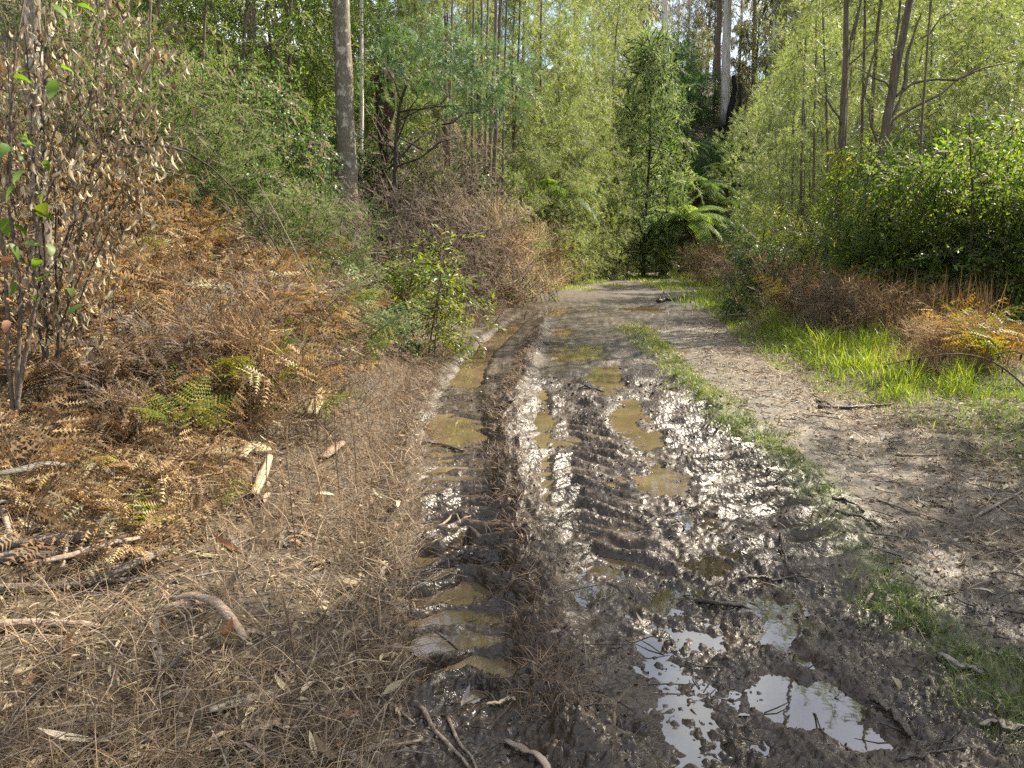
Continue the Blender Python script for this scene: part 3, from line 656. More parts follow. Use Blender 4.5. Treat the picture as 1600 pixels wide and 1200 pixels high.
# ------------------------------------------------------------------ blades of grass
def blades(G, P, L, W, az, t0, t1, m=0, v=None):
    """curved tapering strips: t0 = tilt from vertical at the root, t1 = at the tip"""
    n = len(P); d = np.stack([np.cos(az), np.sin(az), np.zeros(n)], 1); s = np.stack([-np.sin(az), np.cos(az), np.zeros(n)], 1)
    pts = [np.asarray(P, float)]; k = 3
    for i in range(k):
        a = t0+(t1-t0)*((i+.5)/k); pts.append(pts[-1]+(d*np.sin(a)[:, None]+np.array([0, 0, 1.])*np.cos(a)[:, None])*(L/k)[:, None])
    tw = s+RG.normal(0, .35, (n, 3)); tw /= np.linalg.norm(tw, axis=1, keepdims=True); hw = tw*(W*.5)[:, None]
    V = np.stack([pts[0]-hw*.8, pts[0]+hw*.8, pts[1]-hw, pts[1]+hw, pts[2]-hw*.7, pts[2]+hw*.7, pts[3]], 1)
    T = np.array([(0, 1, 3), (0, 3, 2), (2, 3, 5), (2, 5, 4), (4, 5, 6)])
    G.V.append(V.reshape(-1, 3)); G.T.append((T[None]+(np.arange(n)*7)[:, None, None]).reshape(-1, 3)+G.n); G.n += n*7
    vv = RG.random(n) if v is None else v
    G.m.append(np.full(n*5, m)); G.v.append(np.repeat(np.clip(vv, 0, 1), 5))
# ------------------------------------------------------------------ big trunks and trees one can tell apart
def pole(name, label, pts, Y, w0, w1, mat, cat='tree', group=None, extra=0., crownk=None, cs=1., depth=None, sides=10, burn=False, dY=0.):
    """trunk through photo points (base last), at depth Y; w0/w1 = width in photo pixels at top / base"""
    P = [at(px, py, Y+dY*i) for i, (px, py) in enumerate(pts)][::-1]
    zb = H(P[0].x, P[0].y)-.2
    base_ = Vector((P[0].x, P[0].y, zb)); P = [base_]+[p for p in P if p.z > zb+.3]
    if extra: d = (P[-1]-P[-2]).normalized(); P.append(P[-1]+d*extra*.5+Vector((.03*extra*.3, 0, 0))); P.append(P[-1]+d*extra*.5)
    P = np.array([tuple(p) for p in P]); t = np.linspace(0, 1, max(10, int(len(P)*3)))
    L = np.r_[0, np.cumsum(np.linalg.norm(np.diff(P, axis=0), axis=1))]; L /= L[-1]
    Q = np.stack([np.interp(t, L, P[:, i]) for i in range(3)], 1); Q[1:-1, :2] += RG.normal(0, .006*Y/16, (len(t)-2, 2))
    root = empty(name, tuple(base_)); tag(root, label, cat, group)
    k = Y/FPX/2; r = np.linspace(w1*k, w0*k*(.6 if extra else 1), len(t)); r[0] *= 1.3
    g = Geo(); tube(g, Q-np.array(base_), r, sides, noise=.025); g.build('trunk', mat, root)
    root['top'] = tuple(Q[-1]-np.array(base_))
    return root, Q
SAPC = []
def sapling_crown(root, top):
    if not SAPC: g = Geo(); crown(g, [np.array([math.cos(j*2.1)*.4, math.sin(j*2.1)*.4, .3*j-.2]) for j in range(4)], .6, 26, S_wat); SAPC.append(g.mesh('crown', [M['wattle'], M['twig']]))
    link('crown', SAPC[0], root, tuple(np.array(top)-np.array(root.location)), (0, 0, random.uniform(0, 6)), random.uniform(.85, 1.15))
def limb(root, a, b, r0, mat, sag=.03, wob=.03):
    g = Geo(); o = np.array(root.location); tube(g, curve(np.array(a)-o, np.array(b)-o, 7, sag, wob), np.linspace(r0, r0*.3, 7), 6, noise=.06); return g.build('limb', mat, root)
def crown_on(root, C, R, per, tpls, lm, **kw):
    g = Geo(); o = np.array(root.location); crown(g, np.array(C)-o, R, per, tpls, **kw); return g.build('crown', [lm, M['twig']], root)

T1, q = pole('smooth_barked_tree', 'thick grey-brown bare trunk rising straight through the left thicket', [(533, 0), (537, 120), (541, 240), (549, 345), (552, 420)], 15.5, 27, 32, M['bark_grey'], extra=4, sides=14)
top = q[-1]
for k in range(4): limb(T1, top-np.array([0, 0, 1.6-.4*k]), top+np.array([1.6*math.cos(k*1.7), 1.6*math.sin(k*1.7), .8]), .06, M['bark_grey'])
crown_on(T1, [top+np.array([1.7*math.cos(k*.9), 1.7*math.sin(k*.9), .3+.35*k]) for k in range(9)], .9, 30, S_gum, M['gum'], droop=.8)
T2, q = pole('slim_tree', 'slim tan trunk left of the thick grey-brown trunk', [(391, 0), (393, 60), (396, 130), (398, 260)], 17, 13, 17, M['bark_red'], extra=3)
crown_on(T2, [q[-1]+np.array([math.cos(k), math.sin(k), .2*k])*.9 for k in range(6)], .8, 30, S_br, M['gloss'])
T3, q = pole('slim_tree', 'thin pale stem just right of the thick grey-brown trunk', [(565, 0), (564, 60), (565, 150), (563, 330)], 19, 6, 8, M['bark_pale'], extra=3)
crown_on(T3, [q[-1]+np.array([math.cos(k), math.sin(k), .2*k])*.8 for k in range(5)], .7, 26, S_wat, M['wattle'])
T4, q = pole('pale_tree', 'pale mottled trunk behind the curtain of dry brown leaves', [(48, -20), (52, 80), (56, 180), (62, 300), (66, 460)], 5.6, 26, 32, M['bark_grey'], extra=2.5)
crown_on(T4, [q[-1]+np.array([math.cos(k*1.3)*.7, math.sin(k*1.3)*.7, .25*k]) for k in range(5)], .5, 26, S_br, M['gloss'])
for k, (pts, Y, w) in enumerate([([(775, 0), (772, 90), (768, 180), (763, 300), (760, 400)], 19, 7), ([(783, 0), (778, 100), (775, 190), (771, 300), (770, 400)], 19.4, 7), ([(708, 0), (706, 40), (704, 110), (703, 300)], 20, 4),
                                  ([(740, 0), (739, 60), (738, 180), (737, 320)], 18.5, 4), ([(753, 0), (754, 30), (751, 150), (748, 310)], 21, 5), ([(792, 0), (789, 80), (787, 200), (784, 340)], 21, 4), ([(730, 0), (729, 90), (727, 330)], 22, 4),
                                  ([(694, 0), (697, 80), (699, 300)], 22, 4), ([(762, 0), (760, 200), (757, 350)], 20.5, 5), ([(813, 0), (808, 120), (800, 330)], 24, 4), ([(480, 0), (478, 130), (476, 300)], 20, 5), ([(322, 0), (318, 60), (316, 260)], 13, 4), ([(236, -5), (232, 60), (238, 250)], 9.5, 4)]):
    r_, q = pole('sapling', ['left of a close pair of bare dark sapling stems right of the dead bushes', 'right of a close pair of bare dark sapling stems right of the dead bushes'][k] if k < 2 else 'thin bare sapling pole standing among the left roadside wattles', pts, Y, w, w*1.25, M['bark'] if k % 2 else M['bark_red'], extra=2.5, group='sapling poles in the left roadside wattles', sides=6)
    sapling_crown(r_, q[-1])
# small spreading wattle with dark bare branches
SW, q = pole('spreading_wattle', 'small dark-stemmed wattle spreading blue-green feathery foliage over dead bushes', [(640, 120), (626, 160), (620, 205), (617, 260), (618, 340)], 16, 4, 8, M['bark_dark'], sides=7)
for a, b in [((622, 190), (700, 150)), ((624, 175), (735, 165)), ((617, 250), (690, 195)), ((618, 240), (560, 200)), ((619, 225), (660, 120)), ((617, 262), (720, 215)), ((617, 255), (590, 290)), ((628, 160), (600, 100)), ((690, 195), (790, 160)), ((620, 215), (672, 240))]:
    limb(SW, at(*a, 16), at(*b, 16+random.uniform(-.8, .8)), .022, M['bark_dark'], .04)
crown_on(SW, [at(*p, 16+random.uniform(-.8, .8)) for p in [(600, 100), (640, 80), (680, 95), (720, 110), (755, 130), (790, 150), (700, 140), (660, 115), (745, 165), (800, 120), (770, 95), (580, 130), (630, 45), (690, 60), (740, 75)]], .55, 34, S_wat, M['wattle_blue'], droop=.3)

def pz(px, Y, py=0): p = at(px, py, Y); return p.x, p.y
def put(key, px, Y, top, label, group=None, s=None, rz=None, h=None, wide=1.0, dz=0.):
    """stand a copy of a plant on the ground at depth Y under photo column px, as tall as its top at photo row `top`"""
    x, y = pz(px, Y); z = H(x, y)-.03+dz
    hh = at(px, top, Y).z-z if s is None else None
    s_ = s if s is not None else max(.25, hh/HT[key])
    return place(PR[key], (x, y, z), random.uniform(0, 6.28) if rz is None else rz, (s_*wide, s_*wide, s_), label, group)
HT = dict(wattleA=9.9, wattleB=11.5, wattleC=7.9, gum=27, gumB=18.5, broadA=8.3, shrubA=3.3, ivyA=1.8, tea=8.7, plumeA=2.35, deadA=2.0, deadB=1.6, willow=2.1, lime=1.45, weedA=1.25, strawW=1.4, under=3.5)

# left roadside wall of wattles
GW = 'pale feathery wattles walling the left side of the track'
for px, Y, top, k in [(690, 22, -120, 'A'), (745, 24, -160, 'B'), (800, 24.5, -60, 'A'), (850, 26, -120, 'B'), (880, 27.5, 20, 'A'), (925, 29, 60, 'C'), (905, 31, -40, 'B'), (845, 24, 170, 'C'), (790, 21.5, 210, 'C'), (900, 27, 210, 'C'), (950, 31, 180, 'C'), (960, 34, -30, 'A'), (880, 34, -140, 'B'), (820, 30, -180, 'A'), (740, 29, -220, 'B'), (660, 26, -160, 'A'), (600, 24, -120, 'B'), (930, 40, -60, 'B'), (985, 43, 0, 'A')]:
    put('wattle'+k, px, Y, top, 'pale feathery wattle leaning over the left edge of the track', GW, wide=.85)
put('tea', 1018, 33, 50, 'dense dark blue-green conical tree at the bend of the track', wide=.72)
put('tea', 968, 35, 170, 'smaller dark needle-leaved tree left of the conical tree', wide=.7)
# left slope broadleaf wood
GB = 'broadleaf trees crowded on the left slope'
for px, Y, top in [(450, 17.5, -180), (500, 20, -160), (425, 17.5, -260), (350, 14.5, -260), (300, 17, -240), (390, 21, -300), (480, 24, -300), (560, 22.5, -100), (250, 14, -220), (170, 12.5, -260), (95, 11, -260), (20, 10, -200), (210, 19, -300), (100, 17, -300), (-40, 13, -250), (560, 30, -250), (440, 30, -320), (320, 28, -330), (620, 30, -260), (190, 28, -300), (60, 26, -280), (500, 21, 60), (600, 20.5, 120)]:
    put('broadA', px, Y, top, 'glossy broadleaf tree crowded on the shaded left slope', GB)
for px, Y, top in [(545, 26, -60), (620, 24, -90), (500, 28, -160), (680, 32, -200), (360, 24, -200), (260, 24, -250)]:
    put('wattleB', px, Y, top, 'tall wattle rising behind the broadleaf trees on the left slope', 'tall wattles behind the left slope wood')
GI = 'dark leafy shrubs under the left slope trees'
for px, Y, top in [(370, 9.6, 235), (310, 9.2, 265), (395, 10.6, 190), (440, 12, 190), (345, 10.8, 170), (270, 9.6, 210), (475, 13.5, 230), (400, 14, 130), (480, 16.5, 170), (520, 18, 230), (585, 17.5, 200), (500, 14.5, 300), (230, 10.5, 120), (160, 9, 180), (110, 8.5, 100), (300, 11.5, 60), (60, 7.8, 140), (375, 12.5, 90), (590, 15, 330), (650, 17.5, 260), (700, 18.5, 250), (740, 18.5, 300), (680, 17, 330), (780, 20, 300)]:
    put('ivyA', px, Y, top, 'dark round-leaved shrub tangled under the left slope trees', GI, wide=.75)
GP = 'soft bright green feathery shrubs above the rust bracken'
for px, Y, top in [(195, 8.7, 130), (235, 9.0, 85), (270, 9.1, 150), (310, 9.2, 190), (345, 9.3, 225), (160, 8.5, 90), (215, 10.0, 20), (290, 10.4, 110), (255, 8.6, 215), (180, 9.6, 130), (130, 8.4, 140), (330, 8.8, 265), (385, 9.3, 275), (215, 8.4, 230)]:
    put('plumeA', px, Y, top, 'soft bright green feathery shrub standing behind the rust bracken', GP, wide=1.1)
put('plumeA', 432, 9.5, 262, 'yellowish green feathery bush left of the thick trunk, beside dead bushes', wide=1.25)
put('plumeA', 470, 10.2, 300, 'small feathery green bush at the foot of the dead bushes', wide=1.2)
GD = 'grey-brown dead bushes along the left bank'
for px, Y, top, k, wd in [(500, 11.5, 285, 'A', .8), (520, 12.3, 300, 'A', .7), (605, 14.6, 285, 'A', .8), (645, 14.2, 275, 'A', .9), (690, 15, 290, 'A', .9), (730, 16, 305, 'B', .8), (750, 17.5, 310, 'B', .65), (715, 14.8, 375, 'B', .75), (770, 18.5, 335, 'A', .65), (645, 12.6, 420, 'B', .7), (730, 15.6, 410, 'B', .7), (575, 11.8, 345, 'A', .8), (470, 10.4, 350, 'B', .7), (685, 13.2, 450, 'B', .7), (640, 17.5, 190, 'A', .8), (700, 18, 200, 'A', .8), (670, 17, 240, 'A', .8)]:
    put('dead'+k, px, Y, top, 'grey-brown dead bush of fine twigs on the left bank', GD, wide=wd)
put('lime', 655, 10.6, 372, 'green shrub with yellow-green oval leaves between the dead bushes', wide=1.3)
put('lime', 615, 10.9, 385, 'lower green shrub in front of the dead bushes, left of the yellow-green one', wide=1.2)
put('lime', 690, 11, 440, 'sparse yellow-leaved shrub at the edge of the left verge', wide=1.0)
# dry weeds below the wattles, along the far left bank
GWD = 'dry tan weeds along the far left bank'
for i in range(46):
    t = random.random(); Y = 17+22*t; x = float(xL(Y))-random.uniform(.2, 2.4); s = random.uniform(.9, 1.9)
    place(PR['weedA'], (x, Y, H(x, Y)-.03), random.uniform(0, 6.3), (s*1.2, s*1.2, s), 'tall dry tan weed on the far left bank below the wattles', GWD)
for i in range(70):
    Y = 17+19*random.random(); x = float(xL(Y))-random.uniform(.15, 1.9); s = random.uniform(1.0, 1.7)
    place(PR['strawW'] if i % 4 else PR['weedA'], (x, Y, H(x, Y)-.03), random.uniform(0, 6.3), (s*1.25, s*1.25, s), 'tall straw-coloured weed on the far left bank before the wattles', 'straw-coloured weeds along the far left bank')
# tree ferns at the bend
tree_fern(*pz(1080, 33), 2.3, 24, M['fernlight'], 'sunlit yellow-green tree fern with brown skirt at the track bend', 1.4, 9)
tree_fern(*pz(1052, 33), 1.3, 14, M['fernlight'], 'smaller sunlit tree fern left of the brown-skirted one', .85, 4)
for px, Y, h, lab in [(1098, 40, 4.0, 'dark green tree fern above the sunlit tree fern'), (1060, 43, 4.2, 'shaded tree fern tucked behind the conical tree'), (1150, 44, 5.0, 'tall tree fern spreading below the burnt gum'), (1130, 40, 3.2, 'shaded tree fern right of the sunlit tree fern'), (1190, 50, 4.2, 'far tree fern under the dark charred poles'), (1085, 50, 4.6, 'highest tree fern on the slope left of the burnt gum'), (1225, 46, 2.8, 'low tree fern behind the right verge shrubs'), (860, 25.5, 3.0, 'tree fern half hidden among the left wattles')]:
    x, y = pz(px, Y); tree_fern(x, y, h, 18, M['fern'], lab, 1.15, 5)
STF = empty('dead_tree_fern', (*pz(595, 17.5), H(*pz(595, 17.5)))); tag(STF, 'shaggy dark brown dead tree fern trunk right of the thick trunk', 'tree fern')
g = Geo(); zt = at(595, 105, 17.5).z-STF.location.z; tube(g, bend(zt, (0, 0), .01, 10, -.1), np.r_[np.full(6, .10), .16, .2, .2, .12], 10, noise=.16, cap=True); g.build('trunk', M['fibre'], STF)
for i in range(12): link('dead_frond', TFD[i % 2], STF, (0, 0, zt-.1), (0, 0, i*.55), .6, M['rust'])
SF2 = empty('tree_fern_stump', (*pz(480, 13), H(*pz(480, 13))-.1)); tag(SF2, 'dark rotting tree fern stump in shade left of the thick trunk', 'stump')
g = Geo(); zt = at(480, 228, 13).z-SF2.location.z; tube(g, bend(zt, (.03, 0), .01, 8, 0), np.linspace(.17, .13, 8), 10, noise=.13, cap=True); g.build('trunk', M['fibre'], SF2)
# far gums
for nm, lab, pts, Y, w0, w1, mat, ex in [
    ('gum_tree', 'tall pale gum with a blackened burnt base on the far slope', [(1138, 0), (1136, 60), (1134, 130), (1130, 214)], 62, 12, 16, M['bark_pale_burnt'], 10),
    ('burnt_trunk', 'short split burnt trunk leaning against the pale gum', [(1146, 118), (1148, 135), (1143, 165), (1137, 214)], 61.5, 6, 16, M['bark_black'], 0),
    ('gum_tree', 'white gum trunk at the top centre above the conical tree', [(1038, 0), (1040, 40), (1042, 90), (1044, 200)], 58, 10, 12, M['bark_pale'], 10),
    ('gum_tree', 'brown stringy-barked gum just left of the pale burnt gum', [(1124, 0), (1122, 80), (1119, 180), (1117, 250)], 66, 9, 11, M['bark_red'], 9),
    ('gum_tree', 'pale forked gum right of the burnt gum, upper right centre', [(1214, 0), (1212, 50), (1204, 120), (1196, 250)], 56, 8, 12, M['bark_pale'], 8),
    ('gum_tree', 'leaning pale gum limb-trunk beside the forked gum', [(1222, 10), (1214, 60), (1206, 110), (1199, 250)], 57, 5, 7, M['bark_pale'], 5),
    ('burnt_trunk', 'black charred pole right of the pale burnt gum', [(1157, 130), (1156, 160), (1156, 190), (1155, 230)], 58, 5, 6, M['bark_black'], 0),
    ('burnt_trunk', 'black charred sapling trunk below the forked gum', [(1198, 190), (1197, 230), (1196, 285)], 52, 5, 6, M['bark_black'], 0),
    ('burnt_trunk', 'broken dark snag behind the conical tree', [(1055, 80), (1056, 100), (1057, 118), (1058, 200)], 56, 6, 8, M['bark_black'], 0),
    ('gum_tree', 'slender brown gum on the far skyline right of centre', [(1180, 0), (1178, 80), (1176, 200)], 70, 6, 8, M['bark_red'], 8)]:
    r_, q = pole(nm, lab, pts, Y, w0, w1, mat, extra=ex, sides=9)
    if ex > 4:
        t_ = q[-1]; lo = q[-6]
        for k in range(5): limb(r_, lo+(t_-lo)*k/5, lo+(t_-lo)*k/5+np.array([2.2*math.cos(k*2.2), 2.2*math.sin(k*2.2), 2.0]), .10, mat)
        crown_on(r_, [lo+(t_-lo)*random.random()*1.1+np.array([2.5*math.cos(k*2.4), 2.5*math.sin(k*2.4), random.uniform(-1, 2.0)]) for k in range(12)], 1.5, 56, S_gum, M['gum'], droop=.9, sc=(1.6, 2.6))
GG = 'gum trees closing the far slope'
for px, Y, top in [(960, 52, -180), (1000, 66, -150), (900, 60, -240), (1110, 80, -90), (1160, 78, -110), (1250, 66, -160), (1300, 60, -200), (1210, 84, -120), (1380, 70, -220), (1460, 64, -220), (1550, 60, -260), (1640, 66, -240), (840, 62, -260), (1040, 90, 0), (1078, 76, -60), (1062, 84, -40), (1330, 86, -160), (1500, 84, -180), (770, 60, -300)]:
    put('gum', px, Y, top, 'tall gum with drooping olive foliage closing the far slope', GG, wide=.9)
for px, Y, top in [(985, 48, -60), (1095, 72, 20), (1160, 70, 30), (1185, 68, 10), (1245, 54, -20), (1120, 78, -20), (1290, 50, 20), (1165, 72, 90), (1100, 70, 90), (1070, 64, 60), (1240, 60, 30), (1085, 68, 150), (1172, 66, 140), (1340, 52, -60), (1420, 56, -80)]:
    put('gumB', px, Y, top, 'smaller drooping gum on the far slope above the tree ferns', 'smaller gums on the far slope')
HZ_ = None
GU = 'dark understorey shrubs on the far slope'
for i in range(46):
    Y = random.uniform(48, 66); px = random.uniform(980, 1340); x, y = pz(px, Y)
    s = random.uniform(.7, 1.5)
    place(PR['under'], (x, y, H(x, y)-.05), random.uniform(0, 6.3), (s*1.1, s*1.1, s), 'dark green understorey shrub beneath the far gums', GU)
# right side ------------------------------------------------------------
R1, q = pole('wattle_tree', 'dark double-stemmed wattle at the right verge, left stem taller', [(1322, -10), (1322, 60), (1319, 150), (1313, 250), (1309, 330), (1308, 410)], 15, 7, 13, M['bark'], extra=3, sides=9)
limb(R1, at(1310, 300, 15), at(1330, 60, 15.1), .05, M['bark'], .0, .005); limb(R1, at(1330, 62, 15.1), at(1352, -20, 15), .04, M['bark'], 0, .01)
limb(R1, at(1311, 330, 15), at(1305, 200, 14.8), .035, M['bark'], 0, .01); limb(R1, at(1315, 200, 15), at(1270, 120, 14.6), .02, M['bark']); limb(R1, at(1320, 110, 15), at(1390, 40, 15.2), .022, M['bark'])
crown_on(R1, [at(px, py, 16+random.uniform(-.6, 1)) for px, py in [(1270, 40), (1300, -30), (1350, -20), (1390, 30), (1250, 110), (1280, 160), (1340, -90), (1290, 90), (1400, -40), (1360, 70), (1260, -20)]], .6, 30, S_wat, M['wattle'])
R2, q = pole('wattle_tree', 'leaning dark wattle with long branches reaching right', [(1424, -10), (1412, 50), (1398, 120), (1384, 200), (1370, 290), (1356, 410)], 14.5, 9, 18, M['bark'], extra=3, sides=10)
for a, b, r_ in [((1385, 195), (1530, 105), .035), ((1400, 150), (1590, 95), .03), ((1384, 210), (1412, 140), .05), ((1412, 140), (1440, 20), .04), ((1375, 260), (1350, 150), .03), ((1350, 150), (1375, 20), .025), ((1392, 140), (1330, 100), .02), ((1440, 60), (1500, 10), .02), ((1378, 240), (1440, 180), .03), ((1370, 290), (1340, 190), .02)]:
    limb(R2, at(*a, 14.5), at(*b, 14.5+random.uniform(-.7, .7)), r_, M['bark'])
crown_on(R2, [at(px, py, 15.5+random.uniform(-.7, 1)) for px, py in [(1450, 130), (1490, 110), (1530, 90), (1570, 80), (1600, 110), (1480, 50), (1540, 40), (1590, 30), (1430, 20), (1500, -10), (1560, -30), (1410, 100), (1460, 180), (1510, 160), (1560, 150), (1610, 170), (1440, -60), (1500, -80), (1400, 190), (1600, -60)]], .62, 34, S_wat, M['wattle'])
for k, (pts, Y, w) in enumerate([([(1352, 0), (1349, 120), (1346, 250), (1340, 400)], 16.5, 5), ([(1372, 40), (1365, 130), (1360, 240), (1345, 390)], 16, 6), ([(1275, 60), (1272, 200), (1268, 380)], 20, 4), ([(1255, 150), (1252, 250), (1250, 400)], 22, 4), ([(1450, 60), (1440, 200), (1432, 420)], 13.5, 4), ([(1240, 200), (1238, 300), (1236, 400)], 24, 4), ([(1395, 100), (1380, 240), (1372, 400)], 15.5, 5), ([(1289, 120), (1294, 260), (1290, 400)], 18, 4)]):
    r_, q = pole('sapling', 'thin dark sapling stem beside the right verge wattles', pts, Y, w, w*1.3, M['bark'], extra=1.5, group='sapling stems at the right verge', sides=6)
    sapling_crown(r_, q[-1])
GS = 'glossy broadleaf shrubs massed at the right edge'
for px, Y, top in [(1450, 13.4, 195), (1505, 12.7, 260), (1565, 12.2, 165), (1620, 12, 190), (1400, 14, 270), (1470, 12.8, 310), (1385, 14.4, 330), (1430, 13.6, 345), (1525, 15, 150), (1590, 14.2, 200), (1680, 12, 200), (1640, 12.4, 330)]:
    put('shrubA', px, Y, top, 'glossy broadleaf shrub massed at the right edge of the clearing', GS)
GR = 'light green wattles filling the right side'
for px, Y, top, k in [(1470, 19.5, -60, 'A'), (1540, 19, -40, 'B'), (1630, 18, -80, 'A'), (1500, 20, 20, 'C'), (1580, 19, 60, 'C'), (1400, 21, 40, 'C'), (1300, 24, 100, 'C'), (1250, 27, 140, 'C'), (1330, 26, -20, 'A'), (1240, 31, 60, 'A'), (1280, 30, 0, 'B'), (1420, 26, -60, 'B'), (1520, 26, -100, 'B'), (1620, 24, -140, 'B'), (1220, 36, 120, 'C'), (1190, 40, 160, 'C'), (1350, 22, 160, 'C'), (1280, 22, 190, 'C'), (1460, 22, 60, 'C'), (1690, 18, -60, 'B'), (1380, 33, -60, 'A'), (1480, 34, -90, 'B'), (1590, 33, -120, 'A'), (1230, 44, 90, 'A')]:
    put('wattle'+k, px, Y, top, 'light green feathery wattle filling the right side of the clearing', GR, wide=.9)
put('willow', 1262, 16, 330, 'bright willow-leaved shrub at the foot of the double-stemmed wattle', wide=1.2)
put('willow', 1280, 18, 320, 'taller willow-leaved shrub behind the golden bracken', wide=1.2)
put('willow', 1160, 27, 372, 'small bright shrub at the far right bend of the track', wide=1.2)
put('ivyA', 1222, 15.5, 375, 'green shrub left of the golden bracken on the right verge')
put('ivyA', 1190, 22, 385, 'low green shrub beside the dark red bush'); put('ivyA', 1120, 34, 370, 'green shrub right of the sunlit tree fern')
put('ivyA', 1100, 36, 380, 'small green shrub under the sunlit tree fern'); put('under', 1180, 36, 330, 'dark shrub behind the brown reeds')
put('under', 1040, 37.5, 350, 'pale green shrub left of the sunlit tree fern'); put('under', 1000, 36.5, 360, 'bushy shrub below the conical tree')
put('lime', 1046, 31.5, 372, 'bright leafy shrub left of the sunlit tree fern trunk', wide=1.3); put('lime', 1102, 31, 386, 'small bright shrub right of the sunlit tree fern trunk', wide=1.2)
put('deadA', 1175, 17, 395, 'dark reddish dead bush standing alone on the right verge', wide=.9)
for px, Y, top in [(1118, 27, 375), (1130, 27.5, 372), (1108, 28, 380), (1145, 25, 385)]:
    put('weedA', px, Y, top, 'clump of brown reeds at the far right bend', 'brown reeds at the far right bend', wide=1.3)
GWR = 'brown weeds standing behind the right verge grass'
for i in range(26):
    px = random.uniform(1235, 1480); Y = 13.2-3.2*(px-1235)/245+random.uniform(-.5, 1.6); top = random.uniform(385, 470)+.12*(px-1240)
    put(('strawW', 'weedA', 'weedA', 'deadA' if i % 2 else 'weedA')[i % 4], px, Y, top+(25 if i % 3 == 0 else 0), 'brown dried weed standing behind the right verge grass', GWR, wide=random.uniform(.8, 1.3))
for i in range(14):
    px = random.uniform(1480, 1640); Y = random.uniform(8.3, 9.6)
    put('weedA', px, Y, random.uniform(480, 540), 'dry weed around the golden bracken at the right edge', 'dry weeds at the right edge', wide=1.3)
for i in range(12):
    bracken(*pz(random.uniform(1235, 1420), random.uniform(12.2, 13.4)), 4, [M['goldf'], M['goldf'], M['tanf']], 'golden bracken at the foot of the double-stemmed wattle', 'golden bracken under the wattle', 1.1, dz=.35, lift=(.5, 1.2))
for i in range(8):
    bracken(*pz(random.uniform(1530, 1640), random.uniform(8.2, 9.4)), 4, [M['goldf'], M['goldf'], M['olivef']], 'golden bracken clump at the right edge above the grass', 'golden bracken at the right edge', 1.0, dz=.15, lift=(.5, 1.2))
# trees beyond the frame whose shade falls across the track
GO = 'wattles standing right of the camera'
for x, y, s, k in [(8.2, 6.9, .9, 'B'), (7.8, 6.2, .95, 'B'), (7.4, 5.0, 1., 'A'), (8.8, 5.4, 1.1, 'C'), (10.2, 6.6, 1., 'A')]:
    place(PR['wattle'+k], (x, y, H(x, y)-.05), random.uniform(0, 6), s*1.22, 'feathery wattle standing right of the camera', GO)

# ------------------------------------------------------------------ forest air
def haze(x0, x1, y0, y1, z0, z1, dens):
    V = [(x, y, z) for z in (z0, z1) for y in (y0, y1) for x in (x0, x1)]
    me = bpy.data.meshes.new('haze'); me.from_pydata(V, [], [(0, 2, 3, 1), (4, 5, 7, 6), (0, 1, 5, 4), (2, 6, 7, 3), (0, 4, 6, 2), (1, 3, 7, 5)])
    m, t, out = newmat('haze'); p = t.nodes.new('ShaderNodeVolumePrincipled'); p.inputs['Color'].default_value = (.93, .97, 1, 1); p.inputs['Density'].default_value = dens; p.inputs['Anisotropy'].default_value = .3
    t.links.new(p.outputs[0], out.inputs['Volume']); me.materials.append(m); o = bpy.data.objects.new('haze', me); COL.objects.link(o); tag(o, 'thin pale haze hanging in the forest air', kind='stuff')
HAZE = None

# leaf colour differs from plant to plant
for o in list(bpy.data.objects):
    if o.parent is None: continue
    gname = o.parent.get('group'); nm = o.name.split('.')[0]
    if nm != 'crown': continue
    pick = None
    if gname == GS and random.random() < .5: pick = M['gloss_light']
    elif gname == GW and random.random() < .6: pick = M['wattle_pale']
    elif gname == GR and random.random() < .3: pick = M['wattle_pale']
    elif gname == GI and random.random() < .25: pick = M['gloss_light']
    elif gname == GB and random.random() < .25: pick = M['gloss_light']
    if pick: o.material_slots[0].link = 'OBJECT'; o.material_slots[0].material = pick
# ------------------------------------------------------------------ bracken and ferns of the left bank
GBR = {'rust': 'rust-brown dead bracken over the left bank', 'tan': 'tan dead bracken low on the left bank', 'mix': 'yellowing bracken on the left bank'}
n_ = 0
while n_ < 262:
    px = random.uniform(-60, 600); Y = random.uniform(3.3, 8.3) if random.random() < .85 else random.uniform(8.3, 10.5)
    p = at(px, 0, Y); x, y = p.x, Y; s = float(xL(Y))-x
    lim = .7+.5*sst(6.5, 4.0, Y)
    if s < lim or (Y > 8.3 and px < 380): continue
    if random.random() > (Y/9.5)**.5*1.15: continue
    z = H(x, y); u = random.random()
    if Y < 5.4: k = 'tan' if u < .72 else ('mix' if u < .84 else 'rust')
    else: k = 'rust' if u < .72 else ('mix' if u < .86 else 'tan')
    mats = {'rust': [M['rust'], M['rust'], M['tanf']], 'tan': [M['tanf'], M['tanf'], M['rust']], 'mix': [M['tanf'], M['olivef'], M['tanf']]}[k]
    lab = {'rust': 'rust-brown dead bracken drooping over the left bank', 'tan': 'pale tan dead bracken slumped low on the left bank', 'mix': 'yellow and olive fading bracken among the brown bracken of the bank'}[k]
    b = bracken(x, y, random.choice([5, 6, 7]), mats, lab, GBR[k], random.uniform(.55, .9)*(1.25 if Y > 6 else 1.1 if Y > 5 else .8), lift=(.05, 1.25), dz=random.uniform(.0, .35)*(Y > 4.8)+.05)
    n_ += 1
